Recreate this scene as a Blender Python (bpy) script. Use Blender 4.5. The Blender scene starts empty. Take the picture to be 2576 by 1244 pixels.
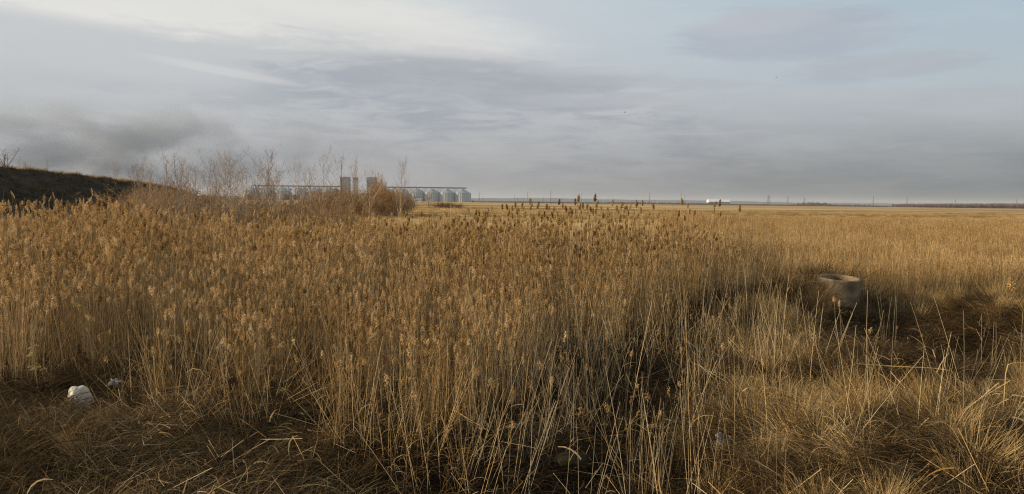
import bpy, bmesh, math, random
import numpy as np
from mathutils import Matrix, Vector, noise as mnoise

S = bpy.context.scene
COL = S.collection
R = math.radians
random.seed(7)
rng = np.random.default_rng(11)

# ------------------------------------------------------------------ camera
CAMZ = 3.2
F = 2021.0                       # focal length in pixels of the 2576 px wide picture
cam_d = bpy.data.cameras.new('camera')
cam = bpy.data.objects.new('camera', cam_d)
COL.objects.link(cam)
cam_d.sensor_width = 36.0
cam_d.lens = 36.0 * F / 2576.0
cam_d.clip_start = 0.1
cam_d.clip_end = 30000
PITCH, ROLL = R(3.31), R(0.67)
cam_m = Matrix.Translation((0, 0, CAMZ)) @ Matrix.Rotation(R(90) - PITCH, 4, 'X') @ Matrix.Rotation(ROLL, 4, 'Z')
cam.matrix_world = cam_m
S.camera = cam
ROT = cam_m.to_3x3()

def ray(px, py):
    d = ROT @ Vector(((px - 1288) / F, (622 - py) / F, -1.0))
    return d / d.y
def at(px, py, D):
    d = ray(px, py)
    return Vector((d.x * D, D, CAMZ + d.z * D))
def on(px, py, z=0.0):
    d = ray(px, py)
    k = (z - CAMZ) / d.z
    return Vector((d.x * k, k, z))

# ------------------------------------------------------------------ sun, sky
SUN_EL, SUN_AZ = R(13.5), R(-95)            # azimuth from +Y, clockwise (negative: to the left)
sd = Vector((math.sin(SUN_AZ) * math.cos(SUN_EL), math.cos(SUN_AZ) * math.cos(SUN_EL), math.sin(SUN_EL)))
sl = bpy.data.lights.new('sun', 'SUN')
sl.energy = 5.0
sl.angle = R(0.6)
sl.color = (1.0, 0.80, 0.53)
sun = bpy.data.objects.new('sun', sl)
COL.objects.link(sun)
sun.rotation_euler = sd.to_track_quat('Z', 'Y').to_euler()
sun.location = (-30, 0, 40)

class E:
    """tiny wrapper: shader maths written as Python"""
    nt = None
    def __init__(s, sock): s.s = sock
    @staticmethod
    def op(o, *a):
        n = E.nt.nodes.new('ShaderNodeMath'); n.operation = o
        for i, v in enumerate(a):
            if isinstance(v, E): E.nt.links.new(v.s, n.inputs[i])
            else: n.inputs[i].default_value = v
        return E(n.outputs[0])
    def __add__(s, o): return E.op('ADD', s, o)
    __radd__ = __add__
    def __sub__(s, o): return E.op('SUBTRACT', s, o)
    def __rsub__(s, o): return E.op('SUBTRACT', o, s)
    def __mul__(s, o): return E.op('MULTIPLY', s, o)
    __rmul__ = __mul__
    def __truediv__(s, o): return E.op('DIVIDE', s, o)
    def pw(s, o): return E.op('POWER', s, o)
def smooth(x, a, b):
    n = E.nt.nodes.new('ShaderNodeMapRange'); n.interpolation_type = 'SMOOTHSTEP'
    E.nt.links.new(x.s, n.inputs[0])
    n.inputs[1].default_value = a; n.inputs[2].default_value = b
    return E(n.outputs[0])
def vec(x, y, z):
    n = E.nt.nodes.new('ShaderNodeCombineXYZ')
    for i, v in enumerate((x, y, z)):
        if isinstance(v, E): E.nt.links.new(v.s, n.inputs[i])
        else: n.inputs[i].default_value = v
    return n.outputs[0]
def fnoise(v, scale, detail=4, rough=0.5, dist=0.0):
    n = E.nt.nodes.new('ShaderNodeTexNoise')
    n.inputs['Scale'].default_value = scale; n.inputs['Detail'].default_value = detail
    n.inputs['Roughness'].default_value = rough; n.inputs['Distortion'].default_value = dist
    if v is not None: E.nt.links.new(v, n.inputs['Vector'])
    return E(n.outputs[0])
def mix(f, a, b):
    n = E.nt.nodes.new('ShaderNodeMix'); n.data_type = 'RGBA'
    for i, v in ((0, f), (6, a), (7, b)):
        if isinstance(v, E): E.nt.links.new(v.s, n.inputs[i])
        elif hasattr(v, 'links'): E.nt.links.new(v, n.inputs[i])
        elif i == 0: n.inputs[0].default_value = v
        else: n.inputs[i].default_value = (*v, 1)
    return n.outputs[2]

w = bpy.data.worlds.new('World'); S.world = w; w.use_nodes = True
nt = w.node_tree; nt.nodes.clear(); E.nt = nt
out = nt.nodes.new('ShaderNodeOutputWorld'); bg = nt.nodes.new('ShaderNodeBackground')
nt.links.new(bg.outputs[0], out.inputs[0])
bg.inputs[1].default_value = 0.1
sky = nt.nodes.new('ShaderNodeTexSky'); sky.sky_type = 'NISHITA'; sky.sun_disc = False
sky.sun_elevation = SUN_EL; sky.sun_rotation = SUN_AZ; sky.dust_density = 3.0; sky.air_density = 1.0
tc = nt.nodes.new('ShaderNodeTexCoord'); sep = nt.nodes.new('ShaderNodeSeparateXYZ')
nt.links.new(tc.outputs['Generated'], sep.inputs[0])
dx, dy, dz = (E(sep.outputs[i]) for i in range(3))
AZ = E.op('ARCTAN2', dx, dy); EL = E.op('ARCSINE', dz)
# fields of noise in a space stretched along the horizon
P1 = vec(AZ * 2.2, EL * 9.0, 0.3)
P2 = vec(AZ * 1.5, EL * 12.0, 5.1)
n1 = fnoise(P1, 1.6, 6, 0.55, 0.4) - 0.5
n2 = fnoise(P2, 3.2, 6, 0.6, 0.3) - 0.5
n4 = fnoise(vec(AZ * 5.0, EL * 26.0, 2.0), 3.0, 7, 0.62, 0.8) - 0.5
n3 = fnoise(vec(AZ * 2.0, EL * 6.0, 9.0), 5.0, 5, 0.55) - 0.5
def blob(px, py, rx, ry, tilt=0.0, soft=1.0, warp=0.9):
    a0 = math.atan((px - 1288) / F); e0 = math.atan((505 + .0117 * (px - 1288) - py) / F * math.cos(a0))
    da = (AZ - a0); de = (EL - e0) - da * tilt
    a = da / (rx / F); b = de / (ry / F)
    r2 = a * a + b * b + n1 * (warp * 2.2) + n2 * (warp * 2.2) + n4 * (warp * 3.0)
    return 1.0 - smooth(r2, 1.0 - 0.8 * soft, 1.0 + 1.2 * soft)
K = 9.0
def c(r, g, b, k=1.0):
    f = lambda v: ((v / 255 + .055) / 1.055) ** 2.4 if v > 10 else v / 255 / 12.92
    return (f(r) * K * k, f(g) * K * k, f(b) * K * k)
base = nt.nodes.new('ShaderNodeMix'); base.data_type = 'RGBA'
# clear sky of a thin, milky high overcast over the Nishita sky
clear = mix(smooth(AZ, -0.35, 0.55), c(216, 220, 223), c(178, 196, 208))
clear = mix(smooth(EL, 0.05, 0.24) * 1.0, c(184, 190, 196), clear)
clear = mix(0.88, sky.outputs[0], clear)
clear = mix(smooth(EL, 0.5, 1.2) * 0.75, clear, c(150, 166, 186))
# behind the camera and overhead the same broken overcast goes on
over = smooth(fnoise(vec(dx * 1.0, dy * 1.0, dz * 2.6), 2.2, 6, 0.55, 0.3), 0.48, 0.66) * smooth(EL, 0.22, 0.5)
clear = mix(over * 0.6, clear, c(172, 176, 186))
# whitish veil high on the left
col = mix(blob(640, 55, 560, 85, -0.03, 1.0, 0.5) * 0.9, clear, c(226, 226, 222))
col = mix(blob(60, 0, 300, 42, -0.1, 0.9, 0.5) * 0.7, col, c(228, 227, 223))
# long grey-lavender bank whose upper edge falls to the right
a_edge = 0.186 - E.op('MAXIMUM', AZ + 0.04, 0.0) * 0.20 + n1 * 0.05 + n2 * 0.05 + n4 * 0.05
bank = smooth(a_edge - EL + smooth(AZ, 0.02, 0.28) * (-0.02), -0.012, 0.020)
lav = mix(smooth(n1 + n2 * 0.7 + n4 * 0.9, -0.16, 0.22), c(160, 167, 176), c(185, 189, 194))
lav = mix(smooth(AZ, -0.62, -0.1), c(190, 195, 199), lav)
lav = mix(smooth(EL + n1 * 0.03, 0.12, 0.20) * 0.6, lav, c(200, 203, 205))
lav = mix(smooth(AZ, 0.10, 0.45), lav, c(186, 191, 196))
col = mix(bank * 0.9, col, lav)
col = mix(blob(190, 118, 330, 48, -0.12, 0.9) * 0.8, col, c(196, 200, 203))
col = mix(blob(1000, 105, 330, 28, -0.12, 0.8) * 0.45, col, c(214, 213, 213))
col = mix(blob(1180, 225, 420, 62, -0.03, 0.9) * 0.7, col, c(163, 169, 179))
col = mix(blob(560, 182, 150, 9, -0.13, 1.0, 0.6) * 0.5, col, c(214, 213, 213))
col = mix(blob(1460, 180, 150, 14, 0.0, 0.9) * 0.22, col, c(208, 210, 212))
col = mix(blob(1500, 255, 190, 16, 0.0, 0.9) * 0.3, col, c(200, 200, 201))
col = mix(blob(1960, 92, 235, 58, 0.0, 0.55, 0.55) * 0.85, col, c(172, 180, 192))
col = mix(blob(1900, 62, 130, 26, 0.05, 0.9, 0.9) * 0.35, col, c(196, 199, 203))
col = mix(blob(2190, 172, 180, 27, 0.05, 0.8, 0.6) * 0.7, col, c(172, 178, 188))
col = mix(blob(1640, 212, 260, 14, -0.05, 0.9, 0.7) * 0.5, col, c(175, 180, 187))
col = mix(blob(2000, 250, 420, 14, -0.01, 0.9, 0.7) * 0.35, col, c(180, 182, 186))
# smoky air low over the plain, darker to the right
low = 1.0 - smooth(EL + n1 * 0.03 + n2 * 0.012, 0.0, 0.135)
hz = mix(smooth(AZ, -0.35, 0.62), c(168, 167, 168), c(101, 109, 113))
hz = mix(smooth(E.op('ABSOLUTE', AZ), 0.9, 1.8), hz, c(180, 178, 172))
col = mix(low * 0.95, col, hz)
col = mix(smooth(n3 + n2 + n4, -0.45, 0.55) * 0.13, col, c(222, 216, 214))
# below the horizon
col = mix(1.0 - smooth(EL, -0.03, -0.004), col, c(120, 116, 106))
nt.links.new(col, bg.inputs[0])

S.view_settings.view_transform = 'Standard'
S.view_settings.look = 'None'
S.view_settings.exposure = 0.15
S.view_settings.gamma = 1.0
S.view_settings.use_curve_mapping = False
cy = S.cycles
cy.max_bounces = 6; cy.diffuse_bounces = 3; cy.glossy_bounces = 2
cy.transmission_bounces = 3; cy.transparent_max_bounces = 6; cy.volume_bounces = 0
cy.use_denoising = True; cy.denoising_prefilter = 'NONE'
cy.filter_width = 1.15
cy.volume_step_rate = 2.0; cy.volume_max_steps = 48

# ------------------------------------------------------------------ materials
def newmat(name):
    m = bpy.data.materials.new(name); m.use_nodes = True
    m.node_tree.nodes.clear(); E.nt = m.node_tree
    return m
def straw_mat(name, dark, mid, light, trans=0.3, var=1.0, patch=0.35):
    """dry plant tissue: the 'tint' attribute moves every blade along the ramp, patches vary over the ground"""
    m = newmat(name); nt = m.node_tree
    at_ = nt.nodes.new('ShaderNodeAttribute'); at_.attribute_name = 'tint'
    oi = nt.nodes.new('ShaderNodeObjectInfo')
    geo = nt.nodes.new('ShaderNodeNewGeometry')
    pn = fnoise(geo.outputs['Position'], 0.35, 3, 0.6)
    t = E(at_.outputs['Fac']) * var + (E(oi.outputs['Random']) - 0.5) * 0.38 + (pn - 0.5) * patch * 2
    cr = nt.nodes.new('ShaderNodeValToRGB')
    nt.links.new(t.s, cr.inputs[0])
    el = cr.color_ramp.elements
    el[0].position = 0.05; el[0].color = (*dark, 1)
    el[1].position = 0.95; el[1].color = (*light, 1)
    e = el.new(0.5); e.color = (*mid, 1)
    d = nt.nodes.new('ShaderNodeBsdfDiffuse'); tr = nt.nodes.new('ShaderNodeBsdfTranslucent')
    mx = nt.nodes.new('ShaderNodeMixShader'); o = nt.nodes.new('ShaderNodeOutputMaterial')
    mx.inputs[0].default_value = trans
    nt.links.new(cr.outputs[0], d.inputs[0]); nt.links.new(cr.outputs[0], tr.inputs[0])
    nt.links.new(d.outputs[0], mx.inputs[1]); nt.links.new(tr.outputs[0], mx.inputs[2])
    nt.links.new(mx.outputs[0], o.inputs[0])
    return m
def surf(name, a, b, scale=3.0, rough=0.8, stretch=(1, 1, 1), bump=0.0, metal=0.0, detail=6, mid=None):
    m = newmat(name); nt = m.node_tree
    tcn = nt.nodes.new('ShaderNodeTexCoord'); mp = nt.nodes.new('ShaderNodeMapping')
    nt.links.new(tcn.outputs['Object'], mp.inputs[0]); mp.inputs[3].default_value = stretch
    n = fnoise(mp.outputs[0], scale, detail, 0.6)
    t = smooth(n, 0.3, 0.7)
    p = nt.nodes.new('ShaderNodeBsdfPrincipled'); o = nt.nodes.new('ShaderNodeOutputMaterial')
    nt.links.new(mix(t, a, b), p.inputs['Base Color'])
    p.inputs['Roughness'].default_value = rough; p.inputs['Metallic'].default_value = metal
    p.inputs['Specular IOR Level'].default_value = .05 if rough > .75 else .4
    if bump:
        bp = nt.nodes.new('ShaderNodeBump'); bp.inputs['Strength'].default_value = bump
        nt.links.new(n.s, bp.inputs['Height']); nt.links.new(bp.outputs[0], p.inputs['Normal'])
    nt.links.new(p.outputs[0], o.inputs[0])
    return m

M = {}
M['stem'] = straw_mat('reed_stem', (.16, .088, .032), (.49, .325, .14), (.75, .57, .33), .12)
M['pstem'] = straw_mat('pale_stem', (.16, .11, .06), (.36, .27, .155), (.62, .52, .35), .1)
M['leaf'] = straw_mat('reed_leaf', (.11, .062, .022), (.35, .22, .085), (.57, .41, .21), .3)
M['plume'] = straw_mat('reed_plume', (.23, .125, .042), (.56, .37, .15), (.78, .60, .36), .35)
M['grass'] = straw_mat('dry_grass', (.12, .065, .02), (.43, .285, .115), (.72, .55, .29), .25)
M['paleg'] = straw_mat('pale_grass', (.26, .16, .06), (.46, .31, .13), (.62, .46, .22), .3)
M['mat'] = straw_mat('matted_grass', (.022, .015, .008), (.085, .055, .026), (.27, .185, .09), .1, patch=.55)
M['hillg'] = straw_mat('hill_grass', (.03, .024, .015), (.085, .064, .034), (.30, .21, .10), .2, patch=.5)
M['twig'] = straw_mat('willow_twig', (.13, .068, .028), (.33, .195, .08), (.52, .35, .17), .1)
M['sap'] = straw_mat('sapling_bark', (.17, .115, .075), (.33, .24, .16), (.50, .39, .27), .0)
M['bark'] = straw_mat('pale_bark', (.12, .08, .055), (.25, .18, .13), (.42, .33, .25), .0)
M['weed'] = straw_mat('dark_weed', (.03, .02, .012), (.07, .045, .025), (.14, .09, .05), .1)
M['umbel'] = straw_mat('umbel_head', (.30, .22, .09), (.48, .36, .16), (.62, .5, .27), .2)
M['dist'] = straw_mat('distant_wood', (.12, .085, .075), (.20, .145, .13), (.28, .21, .18), .1)

# ------------------------------------------------------------------ mesh helpers
class Geo:
    def __init__(s): s.v, s.f, s.t, s.m, s.n = [], [], [], [], 0
    def add(s, v, f, tint, mat=0):
        v = np.asarray(v, float).reshape(-1, 3); f = np.asarray(f, np.int64).reshape(-1, 4)
        s.v.append(v); s.f.append(f + s.n); s.n += len(v)
        s.t.append(np.broadcast_to(np.asarray(tint, float), (len(v),)).copy())
        s.m.append(np.full(len(f), mat, np.int32))
    def mesh(s, name, mats, smooth_=False):
        v = np.concatenate(s.v); f = np.concatenate(s.f); t = np.concatenate(s.t); mi = np.concatenate(s.m)
        me = bpy.data.meshes.new(name)
        me.vertices.add(len(v)); me.vertices.foreach_set('co', v.astype(np.float32).ravel())
        me.loops.add(len(f) * 4); me.polygons.add(len(f))
        me.loops.foreach_set('vertex_index', f.astype(np.int32).ravel())
        me.polygons.foreach_set('loop_start', np.arange(0, len(f) * 4, 4, dtype=np.int32))
        me.polygons.foreach_set('material_index', mi)
        me.polygons.foreach_set('use_smooth', np.full(len(f), smooth_))
        me.update(calc_edges=True)
        a = me.attributes.new('tint', 'FLOAT', 'POINT'); a.data.foreach_set('value', t.astype(np.float32))
        for m in mats: me.materials.append(m)
        return me
def ribbons(g, P, width, tint, taper=0.5, mat=0, phi=None, rg=rng):
    """P: (N,L,3) centre lines; flat blades"""
    N, L = P.shape[:2]
    tan = P[:, -1] - P[:, 0]
    if phi is None: phi = rg.uniform(0, 2 * np.pi, N)
    side = np.stack([np.cos(phi), np.sin(phi), np.zeros(N)], 1)
    side = side - (side * tan).sum(1, keepdims=True) / ((tan ** 2).sum(1, keepdims=True) + 1e-9) * tan
    side /= np.linalg.norm(side, axis=1, keepdims=True) + 1e-9
    t = np.linspace(0, 1, L)
    wd = np.broadcast_to(np.asarray(width, float), (N,))[:, None] * (1 - t * (1 - 0.12)) ** taper
    off = side[:, None, :] * wd[:, :, None] * .5
    V = np.stack([P - off, P + off], 2).reshape(-1, 3)
    b = (np.arange(N) * L * 2)[:, None] + (np.arange(L - 1) * 2)[None]
    Fc = np.stack([b, b + 1, b + 3, b + 2], -1).reshape(-1, 4)
    tt = np.repeat(np.broadcast_to(np.asarray(tint, float), (N,)), L * 2)
    g.add(V, Fc, tt, mat)
def tubes(g, P, rad, tint, mat=0, sides=3, taper=0.6):
    """P: (N,L,3); rad (N,) base radius"""
    N, L = P.shape[:2]
    tan = P[:, -1] - P[:, 0]; tan /= np.linalg.norm(tan, axis=1, keepdims=True) + 1e-9
    ref = np.where(np.abs(tan[:, 2:3]) > .8, np.array([[1., 0, 0]]), np.array([[0, 0, 1.]]))
    a = np.cross(tan, ref); a /= np.linalg.norm(a, axis=1, keepdims=True) + 1e-9
    b = np.cross(tan, a)
    ang = np.arange(sides) / sides * 2 * np.pi
    ring = a[:, None] * np.cos(ang)[None, :, None] + b[:, None] * np.sin(ang)[None, :, None]
    t = np.linspace(0, 1, L)
    r = np.broadcast_to(np.asarray(rad, float), (N,))[:, None] * (1 - t * taper)
    V = P[:, :, None, :] + ring[:, None] * r[:, :, None, None]
    idx = (np.arange(N) * L * sides)[:, None, None] + (np.arange(L - 1) * sides)[None, :, None]
    k = np.arange(sides)[None, None]; k2 = (k + 1) % sides
    Fc = np.stack([idx + k, idx + k2, idx + sides + k2, idx + sides + k], -1).reshape(-1, 4)
    tt = np.repeat(np.broadcast_to(np.asarray(tint, float), (N,)), L * sides)
    g.add(V.reshape(-1, 3), Fc, tt, mat)
def arc(base, th, L, elev, droop, levels=4, curl=0.0):
    """curved centre lines: start at base, azimuth th, length L, start elevation elev, droop (radians turned down along it)"""
    N = len(base); P = np.zeros((N, levels, 3)); P[:, 0] = base
    seg = (L / (levels - 1))
    for i in range(1, levels):
        f = (i - .5) / (levels - 1)
        e = elev - droop * f; a = th + curl * f
        P[:, i] = P[:, i - 1] + np.stack([np.cos(a) * np.cos(e), np.sin(a) * np.cos(e), np.sin(e)], 1) * seg[:, None]
    return P
def grid_mesh(name, xs, ys, zf, mat, smooth_=True):
    X, Y = np.meshgrid(xs, ys); Z = zf(X, Y)
    V = np.stack([X, Y, Z], -1).reshape(-1, 3); nx, ny = len(xs), len(ys)
    i = (np.arange(ny - 1)[:, None] * nx + np.arange(nx - 1)[None]).reshape(-1)
    g = Geo(); g.add(V, np.stack([i, i + 1, i + nx + 1, i + nx], 1), 0.5)
    return g.mesh(name, [mat], smooth_)
def link(name, me, parent=None, loc=None, rotz=None, **kw):
    o = bpy.data.objects.new(name, me); COL.objects.link(o)
    if parent is not None: o.parent = parent
    if loc is not None: o.location = loc
    if rotz is not None: o.rotation_euler = (0, 0, rotz)
    for k_, v_ in kw.items(): o[k_] = v_
    return o
def thing(name, label, cat, loc=(0, 0, 0), rotz=0.0, group=None, scale=None):
    o = link(name, None, None, loc, rotz); o['label'] = label; o['category'] = cat
    o.empty_display_size = 0.1
    if group: o['group'] = group
    if scale is not None: o.scale = (scale,) * 3 if not hasattr(scale, '__len__') else scale
    return o
class BM:
    """boxes, cylinders, bars -> one mesh"""
    def __init__(s): s.b = bmesh.new()
    def box(s, x0, x1, y0, y1, z0, z1):
        vs = [s.b.verts.new(p) for p in ((x0, y0, z0), (x1, y0, z0), (x1, y1, z0), (x0, y1, z0), (x0, y0, z1), (x1, y0, z1), (x1, y1, z1), (x0, y1, z1))]
        for f in ((0, 3, 2, 1), (4, 5, 6, 7), (0, 1, 5, 4), (1, 2, 6, 5), (2, 3, 7, 6), (3, 0, 4, 7)): s.b.faces.new([vs[i] for i in f])
        return s
    def bar(s, p, q, r, sides=4):
        p, q = Vector(p), Vector(q); d = (q - p); L = d.length
        m = Matrix.Translation((p + q) / 2) @ d.to_track_quat('Z', 'Y').to_matrix().to_4x4()
        bmesh.ops.create_cone(s.b, cap_ends=True, segments=sides, radius1=r, radius2=r, depth=L, matrix=m)
        return s
    def cone(s, x, y, z0, z1, r0, r1, n=24, caps=True):
        bmesh.ops.create_cone(s.b, cap_ends=caps, segments=n, radius1=r0, radius2=max(r1, 1e-3), depth=z1 - z0, matrix=Matrix.Translation((x, y, (z0 + z1) / 2)))
        return s
    def lathe(s, prof, n=40):
        rows = [[s.b.verts.new((r * math.cos(k * 2 * math.pi / n), r * math.sin(k * 2 * math.pi / n), z)) for k in range(n)] for r, z in prof]
        for a, b in zip(rows, rows[1:]):
            for k in range(n): s.b.faces.new((a[k], a[(k + 1) % n], b[(k + 1) % n], b[k]))
        return s
    def prism(s, pts, y0, y1):
        a = [s.b.verts.new((x, y0, z)) for x, z in pts]; b = [s.b.verts.new((x, y1, z)) for x, z in pts]
        s.b.faces.new(a); s.b.faces.new(b[::-1])
        for k in range(len(pts)): s.b.faces.new((a[k], b[k], b[(k + 1) % len(pts)], a[(k + 1) % len(pts)]))
        return s
    def done(s, name, mat, smooth_=False):
        bmesh.ops.recalc_face_normals(s.b, faces=s.b.faces)
        me = bpy.data.meshes.new(name); s.b.to_mesh(me); s.b.free(); me.materials.append(mat)
        if smooth_:
            for p in me.polygons: p.use_smooth = True
        return me

def scatter(name, protos, pts, rot, scl, idx, label, cat, parent=None):
    """one 'stuff' object: points carrying rotation, scale and the number of the clump that stands on them"""
    coll = bpy.data.collections.new(name + '_pieces')
    for k_, me in enumerate(protos):
        coll.objects.link(bpy.data.objects.new('%s_piece_%02d' % (name, k_), me))
    me = bpy.data.meshes.new(name)
    n = len(pts); me.vertices.add(n); me.vertices.foreach_set('co', np.asarray(pts, np.float32).ravel())
    for nm, ty, arr in (('rot', 'FLOAT_VECTOR', rot), ('scl', 'FLOAT_VECTOR', scl)):
        a = me.attributes.new(nm, ty, 'POINT'); a.data.foreach_set('vector', np.asarray(arr, np.float32).ravel())
    a = me.attributes.new('idx', 'INT', 'POINT'); a.data.foreach_set('value', np.asarray(idx, np.int32))
    g = bpy.data.node_groups.new(name, 'GeometryNodeTree')
    g.interface.new_socket(name='Geometry', in_out='INPUT', socket_type='NodeSocketGeometry')
    g.interface.new_socket(name='Geometry', in_out='OUTPUT', socket_type='NodeSocketGeometry')
    N = g.nodes; gi = N.new('NodeGroupInput'); go = N.new('NodeGroupOutput')
    ip = N.new('GeometryNodeInstanceOnPoints'); ci = N.new('GeometryNodeCollectionInfo')
    ci.inputs['Collection'].default_value = coll
    ci.inputs['Separate Children'].default_value = True; ci.inputs['Reset Children'].default_value = True
    def named(nm, ty):
        q = N.new('GeometryNodeInputNamedAttribute'); q.data_type = ty; q.inputs[0].default_value = nm
        return q.outputs[0]
    g.links.new(gi.outputs[0], ip.inputs['Points']); g.links.new(ci.outputs[0], ip.inputs['Instance'])
    ip.inputs['Pick Instance'].default_value = True
    g.links.new(named('idx', 'INT'), ip.inputs['Instance Index'])
    g.links.new(named('rot', 'FLOAT_VECTOR'), ip.inputs['Rotation'])
    g.links.new(named('scl', 'FLOAT_VECTOR'), ip.inputs['Scale'])
    g.links.new(ip.outputs[0], go.inputs[0])
    o = link(name, me, parent, kind='stuff', label=label, category=cat)
    o.modifiers.new('scatter', 'NODES').node_group = g
    return o

# ------------------------------------------------------------------ terrain
def G(x, y, cx, cy, rx, ry): return np.exp(-(((x - cx) / rx) ** 2 + ((y - cy) / ry) ** 2))
RING = at(2104, 697, 21.7); RX, RY = RING.x, RING.y
def wav(x, y):
    return (np.sin(x * .9 + 1.3 * np.sin(y * .37)) * np.cos(y * .7 + .8 * np.sin(x * .5)) * .5
            + np.sin(x * 2.3 + y * 1.1 + 1.7 * np.sin(y * .9)) * .25 + np.sin(x * .31 - y * .23 + 2) * .5)
def ground(x, y):
    x = np.asarray(x, float); y = np.asarray(y, float)
    fade = np.clip((90 - np.hypot(x, y)) / 60, 0, 1)
    z = wav(x, y) * .10 * fade
    z = z - .55 * G(x, y, .6, 8.6, 2.6, 2.0) - .45 * G(x, y, 1.5, 13.0, 1.6, 3.6)                      # dark hollow, bottom centre
    z = z + .75 * G(x, y, 4.6, 8.7, 1.9, 1.8)                     # sunlit mound, bottom right
    z = z + .30 * G(x, y, -.9, 10.0, 1.3, .8)
    z = z + .25 * G(x, y, -6.5, 9.3, 3.0, 1.2)
    z = z - .95 * G(x, y, RX + 1.3, RY - 4.6, 2.3, 2.7)
    z = z + .42 * G(x, y, RX + .1, RY - .6, 1.2, .9)            # pit in front of the concrete ring
    z = z + .80 * G(x, y, RX - 1.45, RY - .25, .75, .9)
    z = z + .35 * G(x, y, RX - 2.2, RY - 1.6, 1.0, 1.0)
    z = z + .95 * G(x, y, RX + .1, RY + 1.7, 1.3, .8)            # bank behind the ring
    z = z + .85 * G(x, y, RX + 3.4, RY - 2.6, 1.3, 3.0)
    z = z + .45 * G(x, y, RX - 3.2, RY + .6, 1.8, 2.0)
    z = z + .35 * G(x, y, 7.0, 14.5, 1.6, 1.4)
    z = z + 1.7 * np.clip((5.5 - y) / 5.0, 0, 1)                  # roadside bank under the camera
    return z
def gz(x, y): return float(ground(np.array([x]), np.array([y]))[0])

gm = newmat('dry_meadow'); nt = gm.node_tree
geo = nt.nodes.new('ShaderNodeNewGeometry'); sp = nt.nodes.new('ShaderNodeSeparateXYZ')
nt.links.new(geo.outputs['Position'], sp.inputs[0])
gx, gy = E(sp.outputs[0]), E(sp.outputs[1])
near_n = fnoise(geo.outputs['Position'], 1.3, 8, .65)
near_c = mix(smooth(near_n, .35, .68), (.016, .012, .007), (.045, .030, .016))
fa = fnoise(vec(gx * .004, gy * .012, 0.0), 1.0, 8, .62, .6)
fb = fnoise(vec(gx * .02, gy * .05, 3.0), 1.0, 8, .7, .3)
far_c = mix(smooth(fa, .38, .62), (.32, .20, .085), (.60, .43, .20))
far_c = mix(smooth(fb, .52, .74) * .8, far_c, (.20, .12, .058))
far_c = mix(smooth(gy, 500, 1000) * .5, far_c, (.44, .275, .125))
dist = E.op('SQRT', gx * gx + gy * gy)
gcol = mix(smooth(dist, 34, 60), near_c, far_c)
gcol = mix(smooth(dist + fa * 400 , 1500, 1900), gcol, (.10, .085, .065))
pb = nt.nodes.new('ShaderNodeBsdfPrincipled'); oo = nt.nodes.new('ShaderNodeOutputMaterial')
nt.links.new(gcol, pb.inputs['Base Color']); pb.inputs['Roughness'].default_value = 1.0
pb.inputs['Specular IOR Level'].default_value = 0.0
bp = nt.nodes.new('ShaderNodeBump'); bp.inputs['Strength'].default_value = 1.0; bp.inputs['Distance'].default_value = .25
nt.links.new(fnoise(geo.outputs['Position'], .9, 9, .75).s, bp.inputs['Height']); nt.links.new(bp.outputs[0], pb.inputs['Normal'])
nt.links.new(pb.outputs[0], oo.inputs[0])
xs = np.unique(np.concatenate([np.linspace(-24, 24, 193), np.geomspace(24, 9000, 60), -np.geomspace(24, 9000, 60)]))
ys = np.unique(np.concatenate([-np.geomspace(6, 600, 14), np.linspace(-6, 40, 185), np.geomspace(40, 9000, 70)]))
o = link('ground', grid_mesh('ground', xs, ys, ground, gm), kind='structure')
o['label'] = 'flat dry meadow floor with a hollow and low mounds in the foreground'

# ---- hill on the left: a long bank whose face looks right, away from the sun
RID = np.array([[-60, -40, 6.4], [-57, 40, 6.3], [-55, 85, 6.25], [-54.5, 100, 5.9], [-55, 118, 5.4], [-56.5, 132, 4.6], [-58, 150, 2.6], [-58, 175, 0.2]])
def hillz(x, y):
    h = np.interp(y, RID[:, 1], RID[:, 2]); cx = np.interp(y, RID[:, 1], RID[:, 0])
    d = x - cx
    f = np.where(d > 0, np.clip(1 - d / (h * 2.6 + .5), 0, 1), 1.0)
    f = f * f * (3 - 2 * f)
    bumps = .22 * np.sin(x * .8 + y * .35) * np.sin(y * .5) + .12 * np.sin(x * 1.9 - y * 1.3)
    back = np.where(d < 0, np.clip(1 + d / 500, 0, 1), 1)
    return (h + .02 * np.clip(-d, 0, 40) * 0 + bumps * .8) * f * back - .25
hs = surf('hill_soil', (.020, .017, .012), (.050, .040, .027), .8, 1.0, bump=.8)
hill = link('hill', grid_mesh('hill', np.concatenate([np.geomspace(260, 6, 20) * -1 - 55, np.linspace(-61, -34, 60)]), np.linspace(-40, 176, 240), hillz, hs), kind='structure')
hill['label'] = 'shaded dark bank rising at the left with a sunlit grassy crest'

def bankz(x, y):
    d = (y - 250) / 16.0
    e = np.clip((x + 175) / 40, 0, 1) * np.clip((-97 - x) / 12 + 1, 0, 1)
    return 4.1 * np.exp(-d ** 2) * (1 - (1 - e) ** 2) * (1 + .06 * np.sin(x * .4) + .04 * np.sin(x * 1.1)) - .3
o = link('dirt_bank', grid_mesh('dirt_bank', np.linspace(-200, -84, 120), np.linspace(205, 295, 40), bankz, surf('bank_soil', (.10, .065, .045), (.17, .11, .07), .25, 1.0, bump=.6)), kind='structure')
o['label'] = 'low brown earth bank behind the shrubs'

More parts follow.
